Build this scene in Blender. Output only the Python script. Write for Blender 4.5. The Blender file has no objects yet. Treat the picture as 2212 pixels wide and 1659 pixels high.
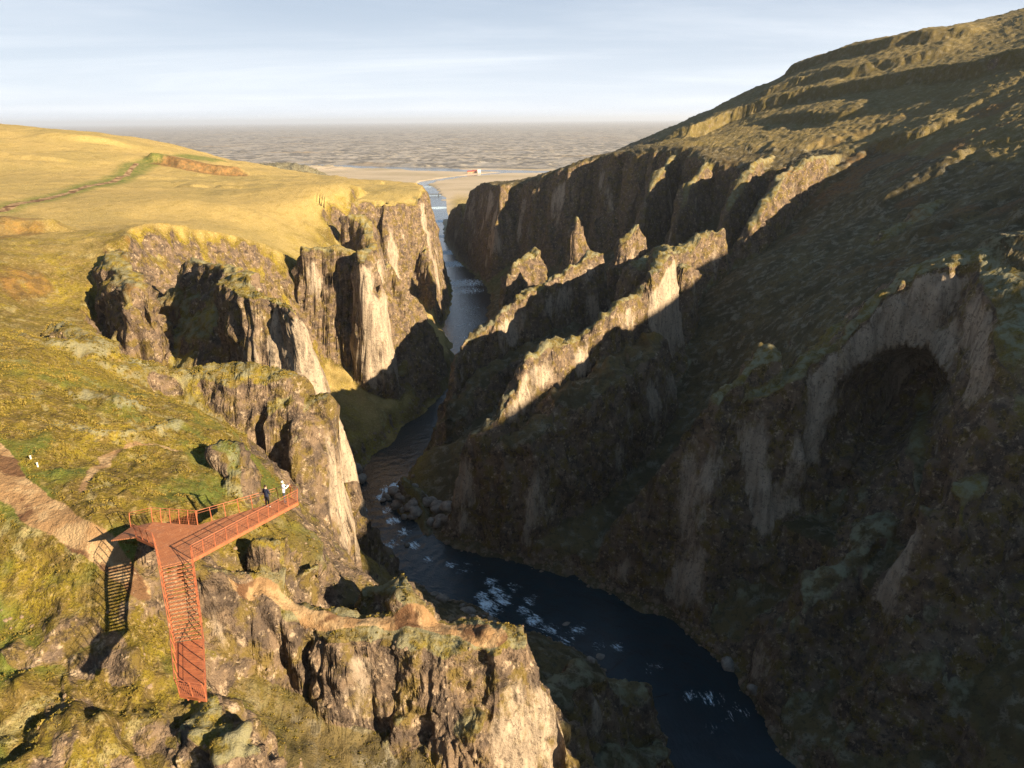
import bpy, math, random
import numpy as np
R = math.radians
random.seed(7)
scene = bpy.context.scene
COL = scene.collection

# ------------------------------------------------------------------ camera
CAMZ = 82.0
cam_d = bpy.data.cameras.new('camera'); cam = bpy.data.objects.new('camera', cam_d); COL.objects.link(cam)
cam.location = (0, 0, CAMZ)
cam_d.sensor_width = 36; cam_d.lens = 36*1535/2212
cam_d.clip_start = 0.5; cam_d.clip_end = 200000
from mathutils import Matrix
cam.rotation_euler = (Matrix.Rotation(R(90-20.38), 3, 'X') @ Matrix.Rotation(R(-0.5), 3, 'Z')).to_euler()
scene.camera = cam
# ------------------------------------------------------------------ sky, sun, exposure
SUN_EL, SUN_AZ = 21.0, 35.0      # azimuth: degrees from +X towards -Y (right and behind the camera)
sd = (math.cos(R(SUN_EL))*math.cos(R(SUN_AZ)), -math.cos(R(SUN_EL))*math.sin(R(SUN_AZ)), math.sin(R(SUN_EL)))
w = bpy.data.worlds.new('World'); scene.world = w; w.use_nodes = True
nt = w.node_tree; nt.nodes.clear()
def wn(t, **k):
    n = nt.nodes.new(t)
    for a, b in k.items(): setattr(n, a, b)
    return n
sky = wn('ShaderNodeTexSky', sky_type='NISHITA', sun_disc=False, sun_elevation=R(SUN_EL), sun_rotation=math.atan2(sd[0], sd[1]),
         air_density=1.0, dust_density=1.0, ozone_density=1.0, altitude=100)
bg = wn('ShaderNodeBackground'); bg.inputs['Strength'].default_value = 0.05
out = wn('ShaderNodeOutputWorld')
tc = wn('ShaderNodeTexCoord'); sx = wn('ShaderNodeSeparateXYZ'); nt.links.new(tc.outputs['Generated'], sx.inputs[0])
def wmath(op, a, b_=0.0, clamp=False):
    n = wn('ShaderNodeMath', operation=op, use_clamp=clamp)
    for i, v in enumerate((a, b_)):
        if hasattr(v, 'is_output'): nt.links.new(v, n.inputs[i])
        else: n.inputs[i].default_value = v
    return n.outputs[0]
def wmix(f, a, b_):
    n = wn('ShaderNodeMix', data_type='RGBA')
    for i, v in ((0, f), (6, a), (7, b_)):
        if hasattr(v, 'is_output'): nt.links.new(v, n.inputs[i])
        else: n.inputs[i].default_value = v if i == 0 else (*v, 1)
    return n.outputs[2]
elev = wmath('MAXIMUM', sx.outputs[2], 0.0)
veil = wmath('POWER', 2.718, wmath('MULTIPLY', elev, -5.0))            # pale air low down, thinning upwards
base = wmix(0.93, sky.outputs[0], wmix(veil, (.30, 1.05, 2.1), (5.9, 6.4, 7.1)))
den = wmath('ADD', elev, 0.06)
cv = wn('ShaderNodeCombineXYZ'); nt.links.new(wmath('DIVIDE', sx.outputs[0], den), cv.inputs[0]); nt.links.new(wmath('DIVIDE', sx.outputs[1], den), cv.inputs[1])
mp = wn('ShaderNodeMapping'); mp.inputs['Scale'].default_value = (.34, .62, 1); mp.inputs['Rotation'].default_value = (0, 0, R(8)); mp.inputs['Location'].default_value = (1.7, .4, 0); nt.links.new(cv.outputs[0], mp.inputs[0])
ns = wn('ShaderNodeTexNoise'); ns.inputs['Scale'].default_value = .55; ns.inputs['Detail'].default_value = 6; ns.inputs['Roughness'].default_value = .58; ns.inputs['Distortion'].default_value = .4; nt.links.new(mp.outputs[0], ns.inputs['Vector'])
mr = wn('ShaderNodeMapRange', interpolation_type='SMOOTHSTEP'); nt.links.new(ns.outputs['Fac'], mr.inputs[0]); mr.inputs[1].default_value = .38; mr.inputs[2].default_value = .78; mr.inputs[4].default_value = .62
cloud = wmix(mr.outputs[0], base, (7.0, 7.2, 7.5))
nt.links.new(cloud, bg.inputs['Color']); nt.links.new(bg.outputs[0], out.inputs['Surface'])
sun_d = bpy.data.lights.new('sun', 'SUN'); sun_d.energy = 5.0; sun_d.angle = R(0.5); sun_d.color = (1.0, 0.82, 0.57)
sun = bpy.data.objects.new('sun', sun_d); COL.objects.link(sun)
from mathutils import Vector
sun.rotation_euler = Vector(sd).to_track_quat('Z', 'Y').to_euler()
scene.cycles.use_denoising = True; scene.cycles.denoising_prefilter = 'NONE'
scene.view_settings.view_transform = 'Standard'; scene.view_settings.look = 'None'
scene.view_settings.gamma = 1.0; scene.view_settings.exposure = 1.75; scene.view_settings.use_curve_mapping = False

# ------------------------------------------------------------------ noise
_rng = np.random.RandomState(3)
_perm = np.concatenate([_rng.permutation(256)]*3).astype(np.int32)
_g3 = _rng.normal(size=(256, 3)).astype(np.float32); _g3 /= np.linalg.norm(_g3, axis=1)[:, None]
_g2a = _rng.rand(256)*2*np.pi; _g2 = np.stack([np.cos(_g2a), np.sin(_g2a)], 1).astype(np.float32)
def perlin2(x, y):
    xi = np.floor(x).astype(np.int32); yi = np.floor(y).astype(np.int32)
    fx = (x-xi).astype(np.float32); fy = (y-yi).astype(np.float32); xi &= 255; yi &= 255
    u = fx*fx*fx*(fx*(fx*6-15)+10); v = fy*fy*fy*(fy*(fy*6-15)+10)
    def c(i, j):
        g = _g2[_perm[_perm[xi+i]+yi+j]]
        return g[..., 0]*(fx-i)+g[..., 1]*(fy-j)
    a = c(0, 0); a += u*(c(1, 0)-a); b = c(0, 1); b += u*(c(1, 1)-b)
    return (a+v*(b-a))*1.5
def perlin3(x, y, z):
    xi = np.floor(x).astype(np.int32); yi = np.floor(y).astype(np.int32); zi = np.floor(z).astype(np.int32)
    fx = (x-xi).astype(np.float32); fy = (y-yi).astype(np.float32); fz = (z-zi).astype(np.float32)
    xi &= 255; yi &= 255; zi &= 255
    u = fx*fx*fx*(fx*(fx*6-15)+10); v = fy*fy*fy*(fy*(fy*6-15)+10); w_ = fz*fz*fz*(fz*(fz*6-15)+10)
    def c(i, j, k):
        g = _g3[_perm[_perm[_perm[xi+i]+yi+j]+zi+k]]
        return g[..., 0]*(fx-i)+g[..., 1]*(fy-j)+g[..., 2]*(fz-k)
    def pl(k):
        a = c(0, 0, k); a += u*(c(1, 0, k)-a); b = c(0, 1, k); b += u*(c(1, 1, k)-b)
        return a+v*(b-a)
    a = pl(0); return (a+w_*(pl(1)-a))*1.5
def fbm2(x, y, s, o=3, g=0.5, seed=0):
    t = 0; a = 1
    for i in range(o):
        t = t+a*perlin2(x/s+seed*17.3+i*5.1, y/s-seed*9.7+i*3.3); s *= 0.5; a *= g
    return t
_jit = _rng.rand(256, 3).astype(np.float32); _val = (_rng.rand(256)*2-1).astype(np.float32)
def worley3(x, y, z):
    """cell value (-1..1) and distance to the cell border, searched over the 2x2x2 nearest cells"""
    x0 = np.floor(x-.5).astype(np.int32); y0 = np.floor(y-.5).astype(np.int32); z0 = np.floor(z-.5).astype(np.int32)
    f1 = np.full(x.shape, 9e9, np.float32); f2 = f1.copy(); v = np.zeros(x.shape, np.float32)
    for i in (0, 1):
        for j in (0, 1):
            for k in (0, 1):
                hsh = _perm[_perm[_perm[(x0+i) & 255]+((y0+j) & 255)]+((z0+k) & 255)]; p = _jit[hsh]
                d = (x-(x0+i+.2+.6*p[..., 0]))**2+(y-(y0+j+.2+.6*p[..., 1]))**2+(z-(z0+k+.2+.6*p[..., 2]))**2
                m = d < f1; f2 = np.where(m, f1, np.minimum(f2, d)); v = np.where(m, _val[hsh], v); f1 = np.where(m, d, f1)
    return v, np.sqrt(f2)-np.sqrt(f1)
def sstep(a, b, x):
    t = np.clip((x-a)/(b-a), 0, 1); return t*t*(3-2*t)

# ------------------------------------------------------------------ landform data (metres; river level 0 below the platform)
def tps(pts):
    p = np.array(pts, float); n = len(p)
    def U(r2): return np.where(r2 > 1e-9, r2*np.log(r2+1e-12), 0)
    K = U(((p[:, None, :2]-p[None, :, :2])**2).sum(-1)*1e-4)+np.eye(n)*1e-4
    Pm = np.concatenate([np.ones((n, 1)), p[:, :2]*1e-2], 1)
    A = np.zeros((n+3, n+3)); A[:n, :n] = K; A[:n, n:] = Pm; A[n:, :n] = Pm.T
    s = np.linalg.solve(A, np.concatenate([p[:, 2], np.zeros(3)]))
    def f(x, y):
        o = s[n]+s[n+1]*x*1e-2+s[n+2]*y*1e-2
        for i in range(n):
            r2 = ((x-p[i, 0])**2+(y-p[i, 1])**2)*1e-4
            o = o+s[i]*r2*np.log(r2+1e-12)
        return o
    return f
RIVER = [(70,-60,1.5,7),(48,-10,1.2,7),(36,40,.8,7),(30,65,.5,8),(28.7,74.5,.4,8),(27,86,.3,8),(21,95,.2,8.5),(6,106.5,0,8.5),(-5.5,113,0,7.5),(-15.8,119,-.2,7),(-26.5,129.5,-.3,6.5),
         (-32.5,142,-.5,6),(-33,154,-.6,6),(-30,171,-1,6.5),(-26,186,-1.2,6),(-20,202,-1.4,6),(-15.5,222,-1.7,6),(-13.5,245,-2,6.5),(-16.5,275,-2.5,8),(-21.2,298.5,-3,9),(-20,340,-3.3,9.5),(-22,381,-3.7,10),(-30,418,-4,7.5),
         (-43,475,-4.6,6),(-56,553,-5.4,5),(-66,660,-6.5,5),(-79,770,-7.6,5.5),(-98,944,-9.4,9),(-121,1080,-10.6,10),(-140,1140,-11,11),(-132,1215,-11.3,12),(-95,1300,-11.6,12),(-20,1400,-11.8,12)]
FAR_RIVER = [(-900,1880,-11.8,40),(-600,1760,-11.8,36),(-407,1687,-11.8,34),(-195,1550,-11.8,34),(-2,1440,-11.8,32),(110,1420,-11.8,34),(260,1500,-11.8,36),(600,1560,-11.8,40)]
# open ground (slopes, gullies, talus, meadow)
GROUND = [(-47,61.6,60),(-41,52,59),(-38.3,47.7,58),(-31,43.4,56.4),(-27,42,55.7),(-26,49.6,54),(-34,52,56),(-32,59,55),(-41.5,65.6,57),(-28.4,62,53),(-26.5,72,46),(-21.6,60,47.5),(-20.5,49.6,50.5),(-17.8,52,47.5),(-16,58,42),
    (-35,42,55.8),(-31,39,52.5),(-32.5,36,51.5),(-29,30,50),(-26.3,35.4,51.2),(-24,36.4,50.3),(-21.4,33.8,49),(-18.7,36,46),(-19.4,41.5,42.5),(-13.5,40.8,39.5),(-7.5,40.8,38),(-2,40.5,36.5),(-8,36,34.5),(1,38,32),(-60,60,61.5),(-70,40,61),(-60,10,58),(-40,10,52),(-20,10,44),(-20,22,47),(-8,30,32),(5,20,25),(0,0,35),(-30,-40,55),(-80,-40,64),
    (-56,75,61),(-80.5,110,51),(-97,135,56),(-86,135,50),(-62,115,42),(-49,104,35),(-60,95,48),(-75,96,53),(-50,92,43),(-95,112,56),(-38,99,36),(-93,160,57.5),(-74,150,55),(-56,130,46),(-110,110,62),(-139,198,60),(-120,160,60),
    (-50,135,48),(-62,165,53),(-80,190,55),(-49,180,43),(-52,150,42),(-44,160,22),
    (-69,270,45),(-70,240,45),(-83,240,52),(-96,280,54.5),(-59,310,51),(-96,330,53.5),(-60,265,34),(-50,275,22),
    (-180,345,58),(-170,387,56),(-198,513,57),(-108,427,50),(-63,416,48),(-310,520,76),(-350,520,81),(-257,480,75.5),(-233,560,61),(-300,300,66),(-250,200,66),(-150,60,66),(-235,700,14),(-201,800,0),(-160,620,20),(-120,560,26),(-420,700,40),(-380,900,0),(-300,640,40),(-250,620,36),
    (-44,143,6),(-47,165,8),(-35,196,8),(-30,212,8),(-24,242,8),(-41,166,8),(-27,275,8),(-36,300,8),(-27,118,2.5),(-15,107,2.5),(-7,99,2.5),
    (-26,104,12),(-17,92,14),(-5,84,14),(8,84,6),(14,78,5),(20,60,5),(24,40,8),(-6,66,18),(-12,72,20),(2,60,14),(-18,80,20),(8,50,12),
    (5,118,4),(18.6,110,3),(-6,131,5),(-16,150,6),(-15,172,9),(-8,200,10),(-8,230,10),(0,260,8),(2,300,8),(8,340,8),(5,380,5),
    (31,130,11),(39,140,16.5),(49,155,21.5),(59,195,32.5),(76,210,43),(66,165,37.5),(56,150,33),(97,215,50.5),(107,190,56),(98,205,53.5),(113,160,64),(144,210,76),(115,215,63),(69,150,44),(78,150,50),(30,200,18),(25,175,17),(60,250,25),(30,290,14),(75,270,36),
    (65,106,27),(49,98,20),(42,98,18),(55,95,21),(38.7,92,14),(33,94,6),(60.6,80,28),(62,70,22),(48,76,13),(52,62,14),(46,60,8),(75,85,45),(80,60,48),(90,90,60),(76,112,60.5),(90,120,61),
    (129,350,73),(161,330,82.5),(181,270,90),(189,350,96),(128,420,78.5),(177,420,94.6),(250,380,116),(233,450,123),(310,480,142),(182,560,98),(146,600,80),(193,520,111),(230,300,112),(260,200,120),(200,180,100),(172,75,98),(172,40,101),(217,41,123),(205,0,121),(172,0,107),(172,-60,112),(250,-130,116),(420,-300,110),(450,-80,130),(0,-300,60),(200,-320,90),(130,30,82),(130,100,77),(100,40,62),(90,0,50),(110,-60,66),(260,0,136),(350,300,160),(400,500,170),(300,700,60),(150,720,45),(60,700,10),(420,900,20),(70,600,30)]  # right hill: unseen heights beyond the view shaped to place the canyon's shadow edge
# flat-topped blocks with cliff sides: polygon (x,y), top picks, cliff steepness
MESA_FAR_LEFT = [(-400,380),(-300,420),(-150,330),(-90,300),(-62,300),(-52,312),(-47,322),(-40,328),(-36,338),(-40,360),(-46,400),(-50,440),(-60,470),(-78,500),(-110,520),(-150,560),(-250,560),(-330,600)]
MESA_LEFT_TOP = [(-36,335,48),(-48,345,50.6),(-63,416,48),(-108,427,50),(-170,387,56),(-96,330,54),(-60,470,44),(-110,520,44),(-198,513,57),(-310,520,76),(-350,520,81),(-257,480,75.5),(-233,560,61),(-180,345,58),(-300,420,70),(-400,640,70)]
MESA_FAR_RIGHT = [(-28,432),(-22,418),(-12,414),(-5,404),(4,407),(12,396),(22,394),(30,382),(42,380),(48,366),(60,360),(66,344),(78,334),(80,318),(90,300),(96,284),(130,270),(170,300),(260,400),(300,600),(200,700),(90,640),(20,560),(-20,500),(-34,460)]
MESA_RIGHT_TOP = [(-27.7,430,46.5),(7,415,49.6),(37,400,60),(77,365,71),(84,310,66),(96,280,60),(129,350,75),(161,330,82.5),(128,420,79),(177,420,95),(233,450,124),(146,600,81),(182,560,100),(193,520,112),(50,520,52),(-20,490,38),(170,300,80),(260,400,118),(300,600,120),(90,640,55)]
# rock ridges: points (x,y,z crest,half width), slope left/right of travel, cliff height left/right, jag
RIDGES = {
 'wallA':   dict(pts=[(-56,75,61,2),(-46.7,80,56.8,1.5),(-39.8,82,54.3,1.5),(-32.6,84,54.1,1.5),(-29,83,53,1.5)], k=(2.2,1.6), hc=(14,3), jag=.8, t=1.5, cap=1),
 'columnA': dict(pts=[(-30,83,53.4,1.2),(-28.2,82,53,1.3),(-27.6,79.8,50,1.2)], k=(11,4.5), hc=(36,22), jag=.8, cap=1),
 'pillarA': dict(pts=[(-25.4,80,50.6,1.6),(-24.6,76.5,46.5,1.5),(-24,74,42,1.3),(-23.6,71.5,38,1.1)], k=(16,6), hc=(44,30), jag=.5),
 'ridgeB': dict(pts=[(-66,148,55.5,1.2),(-60,143,55.5,1.2),(-52,133,57,1.6)], k=(4,1.8), hc=(30,5), jag=.6, t=1.1),
 'pillarB': dict(pts=[(-47,123.5,57.6,3.6),(-44,120.5,57.2,4),(-41,118,56,3.6)], k=(9,9), hc=(40,30), jag=.7),
 'pillarB2': dict(pts=[(-36.6,115.4,55,2.8),(-33.9,113.6,54.6,3.2)], k=(12,12), hc=(40,40), jag=.4),
 'finC':    dict(pts=[(-60,206,48.5,1.5),(-51.6,208,47.7,1.8),(-46,212,46.5,2),(-41,215,47.5,2)], k=(5,5), hc=(40,34), jag=.8),
 'pillarC': dict(pts=[(-42,207,47.5,1),(-41,203,47.5,1.8),(-40.8,200,45,1.5)], k=(9,9), hc=(45,45), jag=.5),
 'buttressC': dict(pts=[(-38,222,40,2),(-34,228,30,2),(-31,234,20,2)], k=(3,3), hc=(40,40), jag=1),
 'stackCD': dict(pts=[(-58,272,50,3),(-54,268,47,3),(-52,262,44,2)], k=(5,5), hc=(20,20), jag=.8),
 'pillarD': dict(pts=[(-45,334,49.5,3.5),(-40,331,48.5,3.2)], k=(9,9), hc=(60,60), jag=.5),
 'skirtD': dict(pts=[(-36,322,28,3),(-31,312,18,3),(-26,303,7,3)], k=(2.2,2.2), hc=(40,40), jag=1.5),
 'rockGully': dict(pts=[(-84,150,56.6,1.5),(-76,137,55.5,1.6),(-69,128,54.5,1.6)], k=(3,2.2), hc=(9,5), jag=.6, t=5),
 'pathRidge': dict(pts=[(-22,43.5,53,1.6),(-19,44.8,50,1.6),(-16.2,44.2,47.6,1.7),(-12.3,44.6,46.5,2.3),(-10,45.2,46,1.4),(-7.5,45.2,45.6,2.2),(-5.6,45.4,45.2,1.4),(-4,45,45,2.2),(-1,44.3,45,1.8)], k=(4.0,6), hc=(24,13), jag=.3),
 'frontA': dict(pts=[(-13.4,43.2,44.5,.7),(-13.0,41.6,41.5,.9)], k=(4,5), hc=(9,9), jag=.5, t=5),
 'frontB': dict(pts=[(-8.6,43.6,43.5,.8),(-8.2,41.8,40.5,1.0)], k=(5,4), hc=(9,9), jag=.5, t=5),
 'frontC': dict(pts=[(-3.4,43,44,1.0),(-3.0,41,40.5,1.1)], k=(4,5), hc=(9,9), jag=.5, t=5),
 'lowerSpur': dict(pts=[(0,47,40,.8),(1.8,48.5,38,.8),(3.6,48.3,36,.8),(5.4,47.5,32,.8),(6.6,46.8,28,.8)], k=(3.5,4), hc=(30,30), jag=.4),
 'shadeSpur': dict(pts=[(4,62,24,2),(8,68.5,20.5,1.6),(12,72,14,2),(17,74.5,12,1.5)], k=(3,3), hc=(16,16), jag=.5),
 'shadeSpur2': dict(pts=[(10,60,15,2.5),(15,65,11,2.5),(20,68.5,8,1.8)], k=(2.5,2.5), hc=(16,16), jag=.8),
 'stairRock': dict(pts=[(-19.8,33.4,48.3,.9),(-17.8,31.6,49,1.2),(-16.2,30.4,49.4,1.3),(-15.2,29.4,47.5,1.0)], k=(3.2,3), hc=(14,14), jag=.6, t=5),
 'smallRock': dict(pts=[(-25.6,56.5,55,.6),(-24.4,54,53,.9),(-23.5,51.5,50.5,.9)], k=(5,2.8), hc=(7,4), jag=.3, t=5),
 'underDeck': dict(pts=[(-19.2,48.2,52,.4),(-18.6,49,51.5,.5)], k=(3.5,3.5), hc=(4,4), jag=.3, t=5),
 'knobA': dict(pts=[(-18,47.4,49.5,.5),(-16.4,51,47.5,.8)], k=(3,4), hc=(16,9), jag=.4, t=5, cap=1),
 'knobB': dict(pts=[(-12.6,49.6,46,.6),(-10,49.8,47.2,.9)], k=(4,3.5), hc=(9,5), jag=.4, t=5),
 'knobC': dict(pts=[(-9.2,47.4,47,.5),(-7.6,46.9,46.6,.6)], k=(4,4), hc=(4,4), jag=.4, t=5),
 'fin1':    dict(pts=[(-9.5,127.5,22,2),(-4.5,131,27,1.8),(2.3,138,34.7,1.4),(7,143,37.5,1.3),(13.7,150,37.3,1.2),(20,154.5,41,1.2),(26.2,160,43,1.1),(30,165,42.5,1.1),(33.1,170,47.5,1.3),(38,178,50.5,2.5)], k=(5,7), hc=(40,24), jag=1.2),
 'fin1foot': dict(pts=[(-8,127.5,19,2.5),(2,128.5,24,3.5),(12,136,30,4.5),(23,147,33,4.5),(33,159,35,4.5)], k=(4,5), hc=(34,26), jag=1.5),
 'fin2foot': dict(pts=[(-17,166,12,3),(-7,177,20,3),(6,187,24,3),(18,198,27,3)], k=(4,3.5), hc=(30,24), jag=1.3),
 'fin3foot': dict(pts=[(-6.5,213,13,3),(3,224,24,3),(14,238,27,3)], k=(4,3.5), hc=(34,24), jag=1.3),
 'fin2':    dict(pts=[(-20,170,8,2.5),(-17,176,20,2),(-14.8,181,26,1.6),(-5.7,189,31,1.5),(3.3,195,36,1.4),(14,205,40,1.3),(24.7,215,44.5,1.8)], k=(5,6), hc=(40,26), jag=1.2),
 'fin3':    dict(pts=[(-7.5,211,12,2),(-7.5,216,24,2),(-5.5,224,36,2),(0,233,38,1.8),(9,245,40.5,1.6)], k=(6,5), hc=(45,30), jag=1.2),
 'needle':  dict(pts=[(23.5,263,44,1.2),(24.6,265,49,.8),(26.3,266,46,1.1)], k=(6,6), hc=(40,40), jag=.8, t=5),
 'crown':   dict(pts=[(33,182,47.5,3),(40,190,48,3.5),(45,200,49,4),(45,212,46,4)], k=(4,4), hc=(30,26), jag=1),
 'crownPillar': dict(pts=[(46,189,46,2),(49,193,43,2)], k=(7,7), hc=(40,24), jag=.6),
 'crownRight': dict(pts=[(46,205,47,2.5),(54,215,47,2),(60,222,49,1.6),(66,224,50,1.2)], k=(5,4.5), hc=(30,20), jag=1),
 'crownTip': dict(pts=[(36,228,46,1.5),(40,232,50,1.2)], k=(4,4), hc=(20,20), jag=1, t=5),
 'rightPeak': dict(pts=[(15,100,14,2),(17,99,25,1.6),(24.8,104,33.6,1.3),(33,108,38,1.1),(38,111.5,41.5,1),(41,113,43.6,1.6),(43.8,115.2,45.8,1.9)], k=(2.4,4), hc=(30,30), jag=.6),
 'rightRim': dict(pts=[(41,108.5,39.5,1.3),(47,110,44,1.2),(53,112,47.2,1.2),(62.5,118,55,1.5),(68,119,58.5,3),(76,116,61.5,4)], k=(1.4,6), hc=(20,24), jag=.4),
 'rimWing': dict(pts=[(78,113,60.5,4),(74,102,59,3),(68,91,55,2),(63,83,47,2),(58,80,38,2)], k=(3,4), hc=(12,20), jag=.5),
 'spurLow': dict(pts=[(66,97,28,1.5),(55,92,25.5,1.5),(48,88,21,1.4),(41.8,85,17.5,1.4),(37,83,8,2)], k=(1.6,1.6), hc=(20,20), jag=.6),
 'spurLow2': dict(pts=[(75,84,38,2),(62,80,29,2),(50,74,16,2),(42,71,6,2)], k=(1.5,1.5), hc=(20,20), jag=.8),
 'farRightA': dict(pts=[(90,318,67,1.5),(80,305,64,1.5),(70,292,56,1.4),(66,284,45,1.2)], k=(5,5), hc=(40,40), jag=.8),
 'farRightB': dict(pts=[(106,300,68,1.5),(92,281,66,1.2),(84,268,62,1.2),(78,258,52,1.2)], k=(5,4), hc=(40,24), jag=.8),
 'farRightC': dict(pts=[(125,280,70,2),(104,262,68,1.5),(92,250,64,1.2),(84,240,56,1.4),(78,232,50,1.2)], k=(4,3), hc=(26,14), jag=.8),
 'farRightD': dict(pts=[(74,338,66,1.5),(63,320,60,1.5),(56,308,50,1.5),(52,300,34,1.5)], k=(5,5), hc=(40,40), jag=.8),
 'bushHill': dict(pts=[(-430,1256,17,9),(-392,1250,20,10),(-345,1243,16,9),(-318,1240,5,6)], k=(.7,.7), hc=(60,60), jag=3),
 'slabA': dict(pts=[(-42,63.6,58.1,.6),(-38.9,64.3,57.6,.9)], k=(1.2,2.5), hc=(2,2), jag=.2, t=5),
 'slabB': dict(pts=[(-38.4,57.2,57.7,.5),(-35.5,58.4,57,.7)], k=(1.5,3), hc=(1.5,2), jag=.2, t=5),
 'slabC': dict(pts=[(-34.4,60.4,55.9,.3),(-33.4,62.6,55.8,.5),(-32.2,63.8,55.4,.4)], k=(1.2,2), hc=(1.2,1.4), jag=.2, t=5),
 'slabD': dict(pts=[(-58,88,58.6,.8),(-52,82,58.6,1),(-47,80.5,57.6,1)], k=(1.6,2), hc=(3,2.5), jag=.5, t=5),
 'slopeRock': dict(pts=[(112,190,62,1.5),(104,184,58.5,1.6),(97,180,55,1.5)], k=(2.5,1.6), hc=(6,3), jag=.6, t=5),
}

# terraced steps on the hillsides: (points, height of the step), high side to the left of travel
SCARPS = [([(90,395),(103,409),(123,439),(143,436),(165,421),(184,381),(194,339),(200,311),(215,290)], 6),
          ([(129,406),(140,383),(147,350),(165,335)], 3.5), ([(150,285),(160,275),(180,285),(196,294),(230,300)], 1.2),
          ([(94,250),(108,262),(134,277),(143,268),(160,262)], 3.5), ([(106,207),(114,212),(120,212),(129,216),(138,218),(150,208),(165,195)], 1.5),
          ([(111,298),(126,308),(142,307),(160,300)], 2), ([(103,259),(119,274),(138,286)], 1.8), ([(178,510),(186,502),(201,481),(214,452),(230,436),(260,420)], 5),
          ([(150,470),(154,462),(177,452),(193,428),(213,414),(240,400)], 4), ([(100,150),(112,140),(125,120),(140,110)], 4), ([(88,175),(100,168),(112,172),(130,165)], 2.5),
          ([(-213,428),(-190,417),(-163,414),(-143,420)], 4.5), ([(-280,430),(-250,440),(-220,455)], 2.5), ([(-122,160),(-112,168),(-104,176)], 3), ([(-270,380),(-240,372),(-215,378)], 1.5)]
# ------------------------------------------------------------------ height raster
def poly_dist(pts, x, y):
    """distance, interpolated data and side (+ = left of travel) to a polyline"""
    best = np.full(x.shape, 1e9); zz = np.zeros(x.shape); ww = np.zeros(x.shape); sd_ = np.zeros(x.shape); tt = np.zeros(x.shape)
    for i in range(len(pts)-1):
        a, b = pts[i], pts[i+1]; dx, dy = b[0]-a[0], b[1]-a[1]; L2 = dx*dx+dy*dy
        t = np.clip(((x-a[0])*dx+(y-a[1])*dy)/L2, 0, 1)
        ex = x-(a[0]+t*dx); ey = y-(a[1]+t*dy); d = np.hypot(ex, ey); m = d < best
        best = np.where(m, d, best); zz = np.where(m, a[2]+t*(b[2]-a[2]), zz); ww = np.where(m, a[3]+t*(b[3]-a[3]), ww)
        sd_ = np.where(m, dx*ey-dy*ex, sd_); tt = np.where(m, i+t, tt)
    return best, zz, ww, sd_, tt
def poly_sdf(pg, x, y):
    """signed distance to a polygon, positive inside"""
    d = np.full(x.shape, 1e9); ins = np.zeros(x.shape, bool); n = len(pg)
    for i in range(n):
        a, b = pg[i], pg[(i+1) % n]; dx, dy = b[0]-a[0], b[1]-a[1]
        t = np.clip(((x-a[0])*dx+(y-a[1])*dy)/(dx*dx+dy*dy), 0, 1)
        d = np.minimum(d, np.hypot(x-(a[0]+t*dx), y-(a[1]+t*dy)))
        if dy != 0:
            c = ((a[1] > y) != (b[1] > y)) & (x < dx*(y-a[1])/dy+a[0]); ins ^= c
    return np.where(ins, d, -d)
def tps_raster(pts, xs, ys, step):
    """thin-plate surface on a coarse raster, bilinearly refined"""
    cx = np.arange(xs[0], xs[-1]+step*2, step); cy = np.arange(ys[0], ys[-1]+step*2, step)
    g = tps(pts)(*np.meshgrid(cx, cy))
    return bil(g, cx[0], cy[0], step, *np.meshgrid(xs, ys))
def bil(g, x0, y0, st, x, y):
    fx = np.clip((x-x0)/st, 0, g.shape[1]-1.001); fy = np.clip((y-y0)/st, 0, g.shape[0]-1.001)
    i = fx.astype(int); j = fy.astype(int); fx = fx-i; fy = fy-j
    return (g[j, i]*(1-fx)+g[j, i+1]*fx)*(1-fy)+(g[j+1, i]*(1-fx)+g[j+1, i+1]*fx)*fy
NAMES = ['ground', 'mesaL', 'mesaR']+list(RIDGES)
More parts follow.
